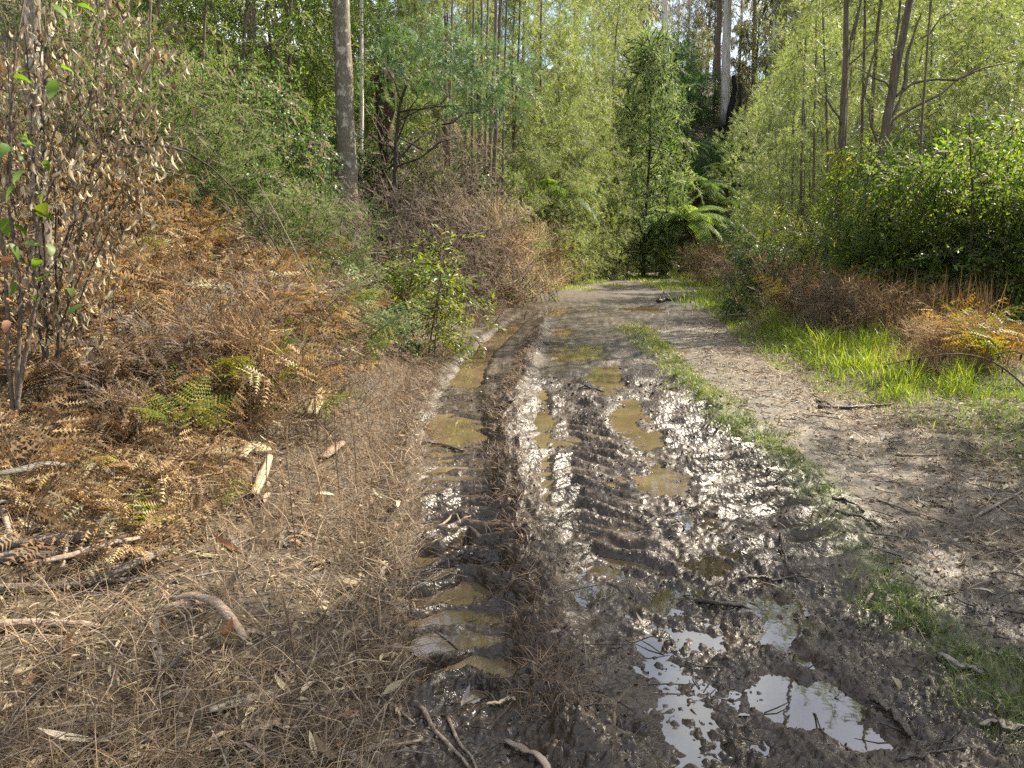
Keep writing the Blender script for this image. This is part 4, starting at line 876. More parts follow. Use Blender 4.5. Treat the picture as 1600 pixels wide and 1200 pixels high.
for px, Y, mt, lab in [(545, 8.0, 'fern', 'dark green arching sword fern at the foot of the bank'), (500, 7.8, 'fern', 'grey-green fern left of the arching sword fern'), (575, 10.4, 'fern', 'upright green fern below the yellow-green shrub'), (470, 8.6, 'olivef', 'olive green fern among the rust bracken'), (300, 5.4, 'olivef', 'bright olive bracken low in the brown bracken'), (225, 4.6, 'olivef', 'small olive fern frond clump above the shed bark'), (330, 6.2, 'olivef', 'yellow-green bracken in the middle of the rust bracken'), (590, 11.2, 'fern', 'green bracken behind the upright fern'), (480, 9.3, 'fern', 'low green fern at the edge of the dead bushes')]:
    bracken(*pz(px, Y), 6, [M[mt]], lab, None, 1.15 if Y > 7.5 else .55, 'fern', (.3, .9), FG, dz=.28)
for i in range(34):
    Y = random.uniform(5.2, 9.2); p = at(random.uniform(-40, 560), 0, Y)
    if float(xL(Y))-p.x < .9: continue
    place(PR['deadA'] if i % 3 == 0 else PR['weedA'], (p.x, Y, H(p.x, Y)-.02), random.uniform(0, 6.3), random.uniform(.35, .6) if i % 3 == 0 else random.uniform(.5, .85), 'twiggy grey dead shrub among the rust bracken of the bank' if i % 3 == 0 else 'upright brown weed among the rust bracken of the bank', 'twiggy dead shrubs among the rust bracken' if i % 3 == 0 else 'upright brown weeds among the rust bracken')
for i in range(18):
    Y = random.uniform(4.2, 7.0); p = at(random.uniform(-40, 500), 0, Y)
    if float(xL(Y))-p.x < .75: continue
    place(PR['deadB'] if i % 3 == 0 else PR['weedA'], (p.x, Y, H(p.x, Y)-.02), random.uniform(0, 6.3), random.uniform(.3, .5) if i % 3 == 0 else random.uniform(.22, .4), 'tangle of grey dead twigs low on the left bank' if i % 3 == 0 else 'dry brown weed tangled among the tan bracken of the left bank', 'dead twig tangles low on the left bank' if i % 3 == 0 else 'dry weeds among the left bank bracken')
# ------------------------------------------------------------------ hanging dry leaf shrub at the left edge
def curl_leaf(L, W, curl, fold, tw):
    g = Geo(); g.add(*leaf(L, W, 5, curl, fold, 0, tw)); return g.mesh('dry_leaf', M['dryleaf'])
DL = [curl_leaf(random.uniform(.045, .07), random.uniform(.011, .019), random.uniform(.2, 1.2), random.uniform(.5, 1.3), random.uniform(-2.4, 2.4)) for _ in range(8)]
YS = 2.95; sx, sy = pz(78, YS)
DS = empty('dry_leaf_shrub', (sx, sy, H(sx, sy)-.03)); tag(DS, 'tall dead shrub hung with curled tan leaves at the left edge', 'shrub')
o_ = np.array(DS.location); hang = []
def stem_px(pts, Y, r0, r1, parent, mat, name='stem', o=o_):
    P = np.array([tuple(at(px, py, Y+.1*i)) for i, (px, py) in enumerate(pts)]); t = np.linspace(0, 1, 12); l = np.linspace(0, 1, len(P))
    Q = np.stack([np.interp(t, l, P[:, i]) for i in range(3)], 1); Q[1:-1] += RG.normal(0, .006, (10, 3)); g = Geo(); tube(g, Q-o, np.linspace(r0, r1, 12), 6, noise=.06); g.build(name, mat, parent); return Q
for pts, r0 in [([(74, 560), (70, 420), (62, 250), (70, 110), (60, -30)], .009), ([(88, 560), (86, 400), (80, 260), (70, 120), (64, 30)], .008), ([(70, 560), (60, 420), (52, 250), (45, 120), (30, -20)], .008), ([(92, 555), (95, 420), (118, 300), (120, 150), (118, 60)], .007), ([(90, 520), (150, 370), (195, 280), (200, 180), (135, 60)], .005),
                ([(84, 480), (120, 330), (160, 230), (220, 120), (230, 20)], .004), ([(60, 470), (20, 330), (10, 180), (15, 20)], .006), ([(85, 420), (170, 240), (205, 225), (228, 60)], .004), ([(100, 540), (180, 330), (235, 300), (260, 215)], .004), ([(60, 330), (105, 240), (150, 120), (170, -10)], .005), ([(66, 300), (30, 230), (-20, 120)], .004)]:
    q = stem_px(pts, YS-.12*(len(pts) > 3), r0*.65, r0*.3, DS, M['bark_dark'])
    for i in range(1, 12):
        c_ = q[i]+RG.normal(0, 1, 3)*np.array([.05, .08, .05])
        for _ in range(8): hang.append(c_+RG.normal(0, 1, 3)*np.array([.030, .05, .05]))
random.shuffle(hang)
hang = [h for h in hang if h[2] > .5]
for i, h in enumerate(hang[:300]):
    link('dry_leaf', DL[i % 8], DS, tuple(h-o_), (random.uniform(-1.9, -1.1), random.uniform(-.5, .5), random.uniform(0, 6.3)), random.uniform(.5, 1.0), M['dryleaf'] if i % 5 else M['paleleaf'])
g = Geo(); P_ = np.array(hang[300:]); 
P_ = np.concatenate([P_, P_+RG.normal(0, .04, P_.shape), P_+RG.normal(0, .05, P_.shape), P_+RG.normal(0, .07, P_.shape)])
tl = [leaf(.055, .015, 4, .6, .9, 0, 1.8), leaf(.06, .013, 4, 1.0, 1.2, 0, -2.2), leaf(.045, .017, 4, .3, .8, 0, 1.4)]
for j, t_ in enumerate(tl):
    p_ = P_[j::3]; D_ = RG.normal(0, .4, p_.shape)+np.array([0, 0, -1.]); g.scatter(t_, p_-o_, D_, RG.uniform(.5, 1.0, len(p_)), roll=1.)
tag(g.build('dry_leaves', M['dryleaf'], DS), kind='stuff')
# green-leaved sapling mixed in at the left edge
gx, gy = pz(20, 2.7); GSp = empty('green_leaf_sapling', (gx, gy, H(gx, gy)-.03)); tag(GSp, 'sapling with large green and yellow leaves at the far left edge', 'sapling')
og = np.array(GSp.location)
qs = [stem_px(p, 2.65, .008, .003, GSp, M['twig'], 'stem', og) for p in ([(28, 640), (30, 480), (15, 300), (20, 100), (40, -20)], [(28, 620), (60, 440), (50, 300), (95, 180)], [(20, 640), (5, 400), (-20, 200)])]
g = Geo(); g.add(*leaf(.10, .05, 6, .5, .15, 0, .3)); gl1 = g.mesh('green_leaf', M['gloss']); g = Geo(); g.add(*leaf(.085, .045, 6, .9, .25, 0, -.3)); gl2 = g.mesh('green_leaf', M['gloss'])
for i, (px, py, m_) in enumerate([(30, 210, 0), (12, 235, 0), (45, 225, 0), (25, 290, 0), (8, 300, 0), (50, 300, 0), (38, 265, 2), (70, 250, 0), (48, 330, 0), (20, 350, 0), (60, 320, 1), (70, 300, 1), (40, 110, 2), (20, 120, 0), (50, 190, 1), (44, 200, 1), (100, 12, 0), (120, 8, 0), (80, 5, 0), (12, 380, 0), (5, 340, 0), (62, 405, 0), (75, 430, 0), (55, 460, 0), (30, 440, 0), (10, 470, 3), (15, 400, 3), (12, 500, 3), (95, 105, 0), (88, 125, 2), (78, 380, 0), (110, 450, 0), (130, 475, 0), (12, 225, 2), (35, 380, 2)]):
    link('green_leaf', (gl1, gl2)[i % 2], GSp, tuple(np.array(at(px, py, 2.62+random.uniform(-.12, .25)))-og), (random.uniform(-1., .2), random.uniform(-.6, .6), random.uniform(0, 6.3)), random.uniform(.5, .85), (M['gloss'], M['lime'], M['plume'], M['rustleaf'])[m_])
# arching bare cane and leaning twigs on the left bank
def cane(name, label, pts, Ys, r, mat, cat='branch', group=None, leaves=0, base_down=True):
    P = np.array([tuple(at(px, py, Y)) for (px, py), Y in zip(pts, Ys)]); o = np.array([P[0, 0], P[0, 1], P[0, 2]])
    t = np.linspace(0, 1, 16); l = np.r_[0, np.cumsum(np.linalg.norm(np.diff(P, axis=0), axis=1))]; l /= l[-1]
    Q = np.stack([np.interp(t, l, P[:, i]) for i in range(3)], 1)
    for _ in range(2): Q[1:-1] = (Q[:-2]+2*Q[1:-1]+Q[2:])/4
    g = Geo(); tube(g, Q-o, np.linspace(r, r*.4, 16), 6, noise=.06)
    if leaves: 
        root = empty(name, tuple(o)); g.build('stem', mat, root)
        for i in range(leaves): link('dry_leaf', DL[i % 8], root, tuple(Q[random.randint(4, 15)]-o+RG.normal(0, .01, 3)), (-1.5, 0, random.uniform(0, 6)), 1.1, M['bark_dark'])
    else: root = g.build(name, mat); root.location = tuple(o)
    tag(root, label, cat, group); return root
cane('arching_cane', 'dark bare cane arching over the rust bracken from the left', [(90, 560), (150, 235), (235, 213), (300, 228), (400, 330), (440, 400)], [4, 4, 4.2, 4.4, 4.8, 5.2], .008, M['bark_dark'])
cane('leaning_stick', 'long thin pale stick leaning diagonally across the bracken to the green fern', [(545, 560), (490, 450), (430, 330), (400, 280)], [7.4, 7.5, 7.7, 7.9], .008, M['stick'])
cane('leaning_stick', 'forked dry stick lying right of the long diagonal stick', [(545, 482), (500, 440), (460, 410), (440, 395)], [7.8, 7.9, 8, 8.1], .006, M['stick'])
cane('forked_twig', 'short pale twig sticking up beside the green fern', [(495, 478), (520, 462)], [7.7, 7.75], .006, M['stick'])
cane('drooping_branch', 'drooping branch with small blackened leaves over the right verge grass', [(1640, 640), (1560, 565), (1500, 550), (1430, 560), (1385, 570)], [7.2, 7.4, 7.6, 7.8, 8], .012, M['twig'], leaves=16)
cane('drooping_branch', 'second thin drooping branch at the right edge above the grass', [(1640, 580), (1590, 545), (1530, 560), (1515, 620)], [7, 7.1, 7.3, 7.4], .008, M['twig'], leaves=12)
for i, (px, py, top, Y) in enumerate([(418, 880, 705, 3.75), (498, 800, 560, 4.6), (440, 760, 590, 5.2), (205, 900, 690, 3.7), (530, 740, 590, 5.3), (300, 840, 640, 4.1), (370, 800, 620, 4.5), (465, 720, 560, 5.6), (555, 720, 600, 5.8), (612, 590, 375, 9.6), (628, 580, 400, 9.8), (410, 1120, 930, 2.5), (250, 760, 600, 4.7), (150, 800, 600, 4.4)]):
    x, y = pz(px, Y); z = H(x, y)-.02; zt = at(px, top, Y).z
    r_ = empty('dried_weed', (x, y, z)); tag(r_, 'thin upright dead weed stem in the left verge', 'weed', 'dead weed stems in the left verge'); g = Geo(); b_ = bend(max(.3, zt-z), (random.uniform(-.1, .1), 0), .02, 7, 0); tube(g, b_, np.linspace(.004, .002, 7), 5); g.build('stem', M['twig'], r_)
    g = Geo(); n = 26; k = RG.uniform(.1, 1, n); g.scatter(L_wd[1], np.array([on(b_, kk*(zt-z)) for kk in k]), unit(n)+np.array([0, 0, -.6]), RG.uniform(.4, .9, n)); tag(g.build('dry_leaves', M['weed'], r_), kind='stuff')
# ------------------------------------------------------------------ shed bark, logs, sticks
def ground_pts(pts, n, lift=.01, droop=False):
    P = np.array([gp(*p) for p in pts]); l = np.r_[0, np.cumsum(np.linalg.norm(np.diff(P, axis=0), axis=1))]; tt = np.linspace(0, l[-1], n)
    Q = np.stack([np.interp(tt, l, P[:, i]) for i in range(2)], 1)
    for _ in range(2): Q[1:-1] = (Q[:-2]+2*Q[1:-1]+Q[2:])/4
    for _ in range(3):                                               # slide along the view ray onto the real surface
        z = Hs(Q[:, 0], Q[:, 1]); k = (EYE-z)/EYE; P2 = np.stack([np.interp(tt, l, P[:, i]) for i in range(2)], 1); Q = P2*k[:, None]
    z = Hs(Q[:, 0], Q[:, 1]); zz = z.copy()
    for _ in range(3): zz[1:-1] = np.maximum(zz[1:-1], (zz[:-2]+zz[2:])/2)
    return np.column_stack([Q, zz+lift])
def stick(name, label, pts, r, mat, cat='stick', group=None, lift=None, arch=0., rend=.55):
    n = max(6, len(pts)*3); Q = ground_pts(pts, n, r*.8 if lift is None else lift); t = np.linspace(0, 1, n); Q[:, 2] += arch*4*t*(1-t)+RG.normal(0, r*.15, n)
    o = Q[0].copy(); g = Geo(); tube(g, Q-o, np.linspace(r, r*rend, n), 8 if r > .015 else 5, noise=.07, cap=True)
    ob = g.build(name, mat); ob.location = tuple(o); tag(ob, label, cat, group); return ob
def bark(label, pts, w, curl, mat, thick=.004, lift=.012, arch=0., group=None, name='bark_strip', tw=0.):
    """a strip of shed bark: a curled channel with thickness, tapering at both ends"""
    n = max(9, len(pts)*4); Q = ground_pts(pts, n, lift); t = np.linspace(0, 1, n); Q[:, 2] += arch*4*t*(1-t)
    D = np.gradient(Q, axis=0); D /= np.linalg.norm(D, axis=1, keepdims=True); X = np.cross(D, [0, 0, 1.]); X /= np.linalg.norm(X, axis=1, keepdims=True); Z = np.cross(X, D)
    k = 6; o = Q[0].copy(); V = []; a = np.linspace(-curl, curl, k)
    for i in range(n):
        ww = w*(.35+.65*math.sin(math.pi*min(.97, .12+t[i]*.85))**.5)*random.uniform(.92, 1.08); R = ww/(2*math.sin(min(curl, 1.5))); tt = tw*(t[i]-.5)
        for rad in (R, R-thick):
            for q_ in (a if rad == R else a[::-1]):
                an = q_+tt; V.append(Q[i]-o+X[i]*math.sin(an)*rad+Z[i]*((math.cos(an)-math.cos(curl))*rad))
    V = np.array(V); s_ = 2*k; T = []
    for i in range(n-1):
        for j in range(s_):
            u = (j+1) % s_; A, B, C, E = i*s_+j, i*s_+u, (i+1)*s_+u, (i+1)*s_+j; T += [(A, B, C), (A, C, E)]
    for j in range(1, s_-1): T += [(0, j+1, j), ((n-1)*s_, (n-1)*s_+j, (n-1)*s_+j+1)]
    g = Geo(); g.add(V, T); ob = g.build(name, mat); ob.location = tuple(o); tag(ob, label, 'bark', group); return ob
stick('fallen_log', 'grey weathered log lying on top of the left bark pile', [(-60, 872), (60, 860), (200, 852)], .030, M['log'], 'log', lift=.06, rend=.75)
stick('fallen_log', 'dark log under the grey weathered log in the left bark pile', [(-60, 885), (60, 876), (120, 880)], .034, M['log'], 'log', lift=.03)
stick('fallen_log', 'dark rotten log at the bottom of the left bark pile', [(-60, 930), (90, 925), (240, 915)], .026, M['mudstick'], 'log', lift=.025)
stick('fallen_log', 'light brown barked branch below the bark pile at the left edge', [(-60, 985), (60, 985), (155, 990)], .024, M['barkstrip'], 'log', lift=.03)
stick('branch', 'thin grey branch crossing upright through the bark pile', [(100, 915), (112, 850)], .012, M['stick'], 'branch', lift=.08)
stick('branch', 'short brown stub branch at the right end of the bark pile', [(205, 850), (208, 825)], .012, M['stick'], 'branch', lift=.10)
stick('branch', 'pale twisted root-like branch at the left edge above the pile', [(5, 800), (20, 860)], .018, M['barkstrip'], 'branch', lift=.06)
bark('long pale bark strip curving along the front of the bark pile', [(40, 910), (130, 895), (200, 875), (255, 855)], .05, 1.1, M['barkstrip'], lift=.07, arch=.03)
bark('dark split bark strip at the right end of the bark pile', [(170, 910), (230, 900), (272, 865)], .07, 1.0, M['barkgrey'], lift=.03, arch=.05)
bark('long grey bark strip arching over the brown bracken at the left edge', [(-50, 800), (40, 775), (110, 757), (178, 750)], .075, .9, M['barkgrey'], lift=.12, arch=.10)
bark('thin bark strip beneath the long arching bark strip', [(-40, 815), (40, 790), (90, 775)], .04, 1.0, M['barkgrey'], lift=.08)
bark('dull bark strip trailing right of the arching bark strip', [(178, 752), (230, 790), (262, 815)], .05, 1.0, M['barkstrip'], lift=.03)
bark('folded brown bark strip bent over in the straw', [(272, 948), (300, 955), (340, 975), (385, 1012)], .05, 1.25, M['barkstrip'], lift=.03, arch=.06)
bark('second curled bark strip beside the folded brown one', [(255, 960), (290, 965), (320, 950)], .05, 1.2, M['barkstrip'], lift=.02, arch=.03)
bark('short grey bark piece standing in the straw below the folded strip', [(240, 1003), (250, 1040), (258, 1085)], .04, .8, M['barkgrey'], lift=.02)
bark('pale flat bark piece in the straw near the bottom', [(328, 1118), (380, 1103), (435, 1085)], .05, .6, M['paleleaf'], lift=.02)
bark('tan bark piece near the bottom edge, left of the fallen branch', [(378, 1178), (400, 1150), (438, 1130)], .055, .7, M['barkstrip'], lift=.02)
bark('whitish flake of bark under the olive bracken', [(378, 650), (395, 672), (408, 690)], .16, .5, M['paleleaf'], lift=.05, tw=.8)
bark('pale bark flake standing upright in the dead stems', [(398, 785), (410, 755), (422, 722)], .07, .8, M['paleleaf'], lift=.05)
bark('pale upturned bark flake near the fern base', [(484, 640), (494, 625), (498, 612)], .14, .5, M['paleleaf'], lift=.03)
bark('brown bark flake in the verge straw beside the deep rut', [(505, 722), (520, 708), (535, 690)], .10, .7, M['barkstrip'], lift=.03)
bark('muddy bark plate lying flat in the lower right mud', [(1360, 1092), (1395, 1120), (1425, 1155)], .035, .6, M['mudstick'], lift=.012)
bark('grey bark strip half sunk beside the mossy ridge', [(1465, 1030), (1500, 1045), (1535, 1052)], .035, .7, M['barkgrey'], lift=.02)
bark('tan bark strip at the lower right corner by the mossy ridge', [(1530, 1130), (1560, 1138), (1600, 1140)], .022, .6, M['greyleaf'], lift=.015)
bark('pale bark strip at the bottom edge beside the deep rut', [(790, 1160), (820, 1180), (870, 1205)], .028, .45, M['greyleaf'], lift=.012)
bark('small pale bark curl on the ridge bottom beside the rut', [(760, 1105), (785, 1100), (805, 1098)], .018, .5, M['dryleaf'], lift=.012)
SL = [('long pale stick slanting through the dead stems of the left verge', [(470, 725), (520, 758), (580, 792)], .008, 'stick'), ('forked branch at the bottom edge left of the rut', [(655, 1105), (680, 1145), (735, 1205)], .009, 'stick'),
      ('straight pale stick across the bottom left straw', [(490, 1198), (560, 1178), (660, 1160)], .010, 'stick'), ('thin twig running down to the forked branch', [(560, 1062), (600, 1095), (650, 1135)], .007, 'stick'),
      ('second branch at the bottom edge crossing the forked branch', [(700, 1125), (715, 1160), (745, 1205)], .007, 'stick'), ('thin grey twig stretched across the verge toward the rut', [(418, 806), (520, 812), (620, 825)], .004, 'stick'),
      ('pale stick lying across the deep rut', [(685, 820), (720, 808), (750, 798)], .008, 'stick'), ('dark stick at the head of the rut puddle', [(660, 695), (690, 698), (725, 705)], .014, 'mudstick'),
      ('dark branch standing from the centre mud near the right track', [(1218, 838), (1225, 875), (1248, 912)], .010, 'mudstick'), ('dark branch crossing the upright branch in the mud', [(1155, 912), (1200, 908), (1262, 905)], .009, 'mudstick'),
      ('thin forked twig on the small centre puddle', [(1040, 806), (1070, 800), (1105, 800)], .006, 'mudstick'), ('bent twig hooked over the small centre puddle', [(1060, 782), (1078, 795), (1086, 812)], .005, 'mudstick'),
      ('dark branch half sunk below the centre puddles', [(1085, 942), (1130, 950), (1185, 958)], .012, 'mudstick'), ('black stick beside the yellow puddle', [(905, 605), (925, 608), (945, 614)], .012, 'mudstick'), ('pale stick on the far rim of the yellow puddle', [(850, 540), (865, 538), (882, 537)], .02, 'stick'),
      ('longest dark stick on the right verge litter', [(1278, 638), (1330, 640), (1392, 634)], .02, 'mudstick'), ('short dark stick left of the longest verge stick', [(1275, 628), (1290, 632), (1300, 636)], .018, 'mudstick'), ('thin dark stick below the verge sticks', [(1278, 645), (1300, 648)], .014, 'mudstick'),
      ('straight stick at the edge of the right smooth track', [(1400, 712), (1440, 714), (1478, 711)], .010, 'stick'), ('pale broken branch at the right edge of the track', [(1520, 812), (1560, 790), (1600, 768)], .012, 'stick'), ('thin stick crossing the pale broken branch', [(1540, 778), (1570, 800), (1600, 818)], .008, 'stick'),
      ('long half buried stick along the right smooth track', [(1370, 782), (1410, 797), (1480, 820)], .008, 'stick'), ('dark clod-covered branch at the far mud heap', [(1028, 474), (1045, 470), (1070, 468)], .05, 'mudstick'), ('upright dark stake of wood in the far mud heap', [(1030, 470), (1037, 458)], .04, 'mudstick'),
      ('thin stick at the lower right beside the sky-reflecting puddle', [(1235, 1075), (1265, 1120), (1290, 1150)], .005, 'mudstick'), ('long thin twig over the mossy ridge at lower right', [(1380, 905), (1410, 950), (1445, 1005)], .004, 'stick'), ('dark twig lying by the lower right puddle', [(1400, 1190), (1450, 1178), (1510, 1170)], .006, 'mudstick'),
      ('dark root stub on the left rut bank', [(775, 640), (792, 632), (808, 620)], .02, 'mudstick'), ('thin pale twig on the ridge between the ruts', [(800, 830), (815, 838), (830, 850)], .006, 'stick'), ('dark buried stick in the right tyre marks', [(1290, 808), (1330, 806), (1375, 826)], .012, 'mudstick'), ('second dark stick in the right tyre marks', [(1300, 780), (1325, 785), (1350, 800)], .012, 'mudstick')]
for lab, pts, r, m_ in SL: stick('stick', lab, pts, r, M[m_])
# fallen leaves one can pick out -----------------------------------------
def fl(L, W, c, f, t):
    g = Geo(); g.add(*leaf(L, W, 6, c, f, 0, t)); return g.mesh('fallen_leaf', M['dryleaf'])
FLM = [fl(.11, .018, .7, .3, .6), fl(.09, .022, 1.2, .5, -.8), fl(.07, .025, 1.5, .7, .5), fl(.13, .018, -.5, .3, .9), fl(.06, .022, .4, .4, -.5), fl(.10, .024, -1., .6, .3)]
def leafat(x, y, mt, label, group, s=1.):
    ob = link('fallen_leaf', random.choice(FLM), None, (x, y, H(x, y)+.022), (random.uniform(-.35, .35), random.uniform(-.5, .5), random.uniform(0, 6.3)), s, M[mt]); tag(ob, label, 'leaf', group); return ob
k = 0
while k < 150:
    Y = 2.1+4.6*random.random()**1.6; x = random.uniform(-.68*Y, float(xL(Y))-.02)
    u = random.random(); mt = 'dryleaf' if u < .45 else 'paleleaf' if u < .62 else 'rustleaf' if u < .78 else 'greyleaf'
    leafat(x, Y, mt, {'dryleaf': 'brown', 'paleleaf': 'bleached pale', 'rustleaf': 'reddish', 'greyleaf': 'grey'}[mt]+' fallen gum leaf in the straw left of the deep rut', {'dryleaf': 'brown', 'paleleaf': 'bleached', 'rustleaf': 'reddish', 'greyleaf': 'grey'}[mt]+' leaves in the left straw', random.uniform(.8, 1.6)); k += 1
for i in range(60):
    Y = random.uniform(4.2, 8); x = float(xR(Y))+random.uniform(-1.1, .5)
    leafat(x, Y, random.choice(['dryleaf', 'paleleaf', 'greyleaf']), 'dry gum leaf scattered on the right verge of the track', 'leaves on the right verge', random.uniform(.7, 1.2))
for i in range(34):
    Y = random.uniform(2.3, 5); x = random.uniform(-.3, 1.9)
    leafat(x, Y, random.choice(['greyleaf', 'greyleaf', 'dryleaf', 'bark_dark']), 'muddy leaf pressed into the churned mud', 'leaves in the churned mud', random.uniform(.5, .9))
# flakes of shed bark in the straw
FLK = []
for i in range(6):
    g = Geo(); L_ = random.uniform(.10, .24); t_ = leaf(L_, random.uniform(.018, .034), 7, random.uniform(-.5, .9), random.uniform(.3, .9), 0, random.uniform(-.7, .7)); g.add(*t_); FLK.append(g.mesh('bark_flake', M['barkstrip']))
for i in range(64):
    Y = 2.1+3.6*random.random()**1.4; x = random.uniform(-.7*Y, float(xL(Y))-.05); m_ = random.choice(['barkstrip', 'barkgrey', 'paleleaf', 'barkstrip', 'bark_red'])
    c_ = {'barkstrip': 'tan', 'barkgrey': 'grey', 'paleleaf': 'bleached', 'bark_red': 'brown'}[m_]
    ob = link('bark_flake', FLK[i % 6], None, (x, Y, H(x, Y)+.028), (random.uniform(-.2, .25), random.uniform(-.4, .4), random.uniform(0, 6.3)), random.uniform(.7, 1.3), M[m_]); tag(ob, c_+' curled flake of shed bark lying in the left straw', 'bark', c_+' bark flakes in the left straw')
# ------------------------------------------------------------------ uncountable cover
def sample(n, y0, y1, xf, pw=1.6):
    y = y0+(y1-y0)*RG.random(n)**pw; a, b = xf(y); return a+(b-a)*RG.random(n), y
def p3(x, y, dz=0.): return np.column_stack([x, y, Hs(x, y)+dz])
lf = lambda y: (-.72*y-.35, xL(y)+.06)
g = Geo()
x, y = sample(17000, 1.9, 8.5, lf, 1.8); keep = RG.random(len(x)) < np.clip((xL(y)-x+.06)*9, .15, 1)*np.clip(.75+1.4*fbm(x*2.2, y*2.2, 2, 205), .15, 1); x, y = x[keep], y[keep]; n = len(x)
cl = fbm(x*1.5, y*1.5, 2, 201)
blades(g, p3(x, y, .004+.03*RG.random(n)), RG.uniform(.03, .24, n), RG.uniform(.0012, .0030, n)*(.6+.14*y), RG.normal(.6, 1.3, n)+(RG.random(n) < .5)*3.14, RG.uniform(.8, 1.5, n), RG.uniform(1.35, 1.9, n), v=np.clip(RG.normal(.5+.35*cl, .26, n), 0, 1))
y = 3.8+8*RG.random(6500)**1.2; x = xL(y)-1.5*RG.random(6500)**1.3+.06; n = 6500
blades(g, p3(x, y, .004+.03*RG.random(n)), RG.uniform(.05, .26, n), RG.uniform(.0014, .003, n)*(.6+.14*y), RG.uniform(0, 6.3, n), RG.uniform(.7, 1.5, n), RG.uniform(1.2, 1.9, n), v=np.clip(RG.normal(.35, .25, n), 0, 1))
x, y = sample(7000, 1.9, 9, lf, 1.6); n = len(x)
blades(g, p3(x, y), RG.uniform(.08, .28, n), RG.uniform(.0018, .0036, n)*(.6+.14*y), RG.uniform(0, 6.3, n), RG.uniform(.1, .9, n), RG.uniform(.9, 2.2, n), v=np.clip(RG.normal(.55, .25, n), 0, 1))
tag(g.build('straw_grass', M['straw']), 'dry matted straw grass over the left verge', 'straw', kind='stuff')
g = Geo(); L3 = [leaf(.09, .016, 3, .8, .4, 0, .5), leaf(.07, .02, 3, 1.2, .6, 0, -.6), leaf(.05, .02, 3, .5, .5)]
def litter(g, x, y, dz=.008, s=(.4, 1.0)):
    k = RG.integers(0, 3, len(x)); P = p3(x, y, dz)
    D = RG.normal(0, 1, (len(x), 3))*np.array([1, 1, .22])
    for j in range(3): m = k == j; g.scatter(L3[j], P[m], D[m], RG.uniform(*s, m.sum()), roll=.35)
x, y = sample(8500, 1.9, 10, lf, 1.6); litter(g, x, y, .03, (.25, .85))
x, y = sample(11000, 2.6, 15, lambda y: (xR(y)-1.5, xR(y)+1.3), 1.3); k_ = RG.random(len(x)) < sst(-1.6, -.2, x-xR(y))+.08; litter(g, x[k_], y[k_], .012, (.35, 1.15))
x, y = sample(350, 1.9, 7, lf, 1.5); P = p3(x, y, .03); D = RG.normal(0, 1, (len(x), 3))*np.array([1, 1, .15]); g.scatter(leaf(.10, .028, 3, .2, .5), P, D, RG.uniform(.3, 1.0, len(x)), roll=.5)
tag(g.build('leaf_litter', M['dryleaf']), 'brown leaf litter over both verges', 'litter', kind='stuff')
g = Geo(); x, y = sample(2600, 3, 22, lambda y: (xR(y)-2.2+.0*y, xR(y)+.5), 1.4); litter(g, x, y, .003, (.25, .6))
x, y = sample(1500, 2.1, 12, lambda y: (xL(y), xR(y)-.8), 1.5); litter(g, x, y, .002, (.2, .5))
tag(g.build('leaf_litter', M['greyleaf']), 'grey leaf fragments trodden into the track', 'litter', kind='stuff')
g = Geo(); x, y = sample(1500, 2., 9, lf, 1.4); n = len(x); P = p3(x, y, .02); a = RG.uniform(0, 6.3, n); l = RG.uniform(.06, .32, n)
for i in range(n):
    e = P[i]+np.array([math.cos(a[i])*l[i], math.sin(a[i])*l[i], random.uniform(-.01, .09)]); tube(g, curve(P[i], e, 3, .03, .05), [.0035, .003, .0018], 3, v=random.random())
tag(g.build('twig_litter', M['stick']), 'fine dry twigs littering the left verge', 'litter', kind='stuff')
g = Geo(); x, y = sample(420, 2.2, 9, lambda y: (xL(y), xR(y)), 1.4); n = len(x); P = p3(x, y, .006); a = RG.normal(.9, .9, n); l = RG.uniform(.04, .2, n)
for i in range(n):
    e = P[i]+np.array([math.cos(a[i])*l[i], math.sin(a[i])*l[i], random.uniform(0, .02)]); tube(g, curve(P[i], e, 3, .03, .05), [.003, .003, .0015], 3)
x, y = sample(240, 3., 10, lambda y: (xR(y)-1.3, xR(y)+.7), 1.2); n = len(x); P = p3(x, y, .008); a = RG.uniform(0, 6.3, n); l = RG.uniform(.05, .2, n)
for i in range(n):
    e = P[i]+np.array([math.cos(a[i])*l[i], math.sin(a[i])*l[i], random.uniform(0, .02)]); tube(g, curve(P[i], e, 3, .03, .05), [.005, .005, .003], 3)
tag(g.build('twig_litter', M['mudstick']), 'muddy twigs trodden into the churned track', 'litter', kind='stuff')
# thin dead stalks standing and leaning through the bracken
g = Geo(); x, y = sample(2600, 3.6, 9.5, lambda y: (-.72*y-.3, xL(y)-.12), .9); n = len(x)
blades(g, p3(x, y), RG.uniform(.2, .55, n)*(.55+.07*y), RG.uniform(.003, .0055, n)*(.7+.05*y), RG.uniform(0, 6.3, n), RG.uniform(.05, .6, n), RG.uniform(.3, 1.9, n), v=np.clip(RG.normal(.3, .25, n), 0, 1))
n = 900; px = RG.uniform(1235, 1560, n); y = 13.2-4.6*(px-1235)/325+RG.uniform(-.4, 1.6, n); x = (px-800)/FPX*y
blades(g, p3(x, y), RG.uniform(.45, 1.15, n), RG.uniform(.006, .011, n), RG.uniform(0, 6.3, n), RG.uniform(.02, .25, n), RG.uniform(.1, .7, n), v=np.clip(RG.normal(.2, .2, n), 0, 1))
tag(g.build('dry_stalks', M['weed']), 'thin dead stalks standing through the bracken and weeds of both banks', 'dry stalks', kind='stuff')
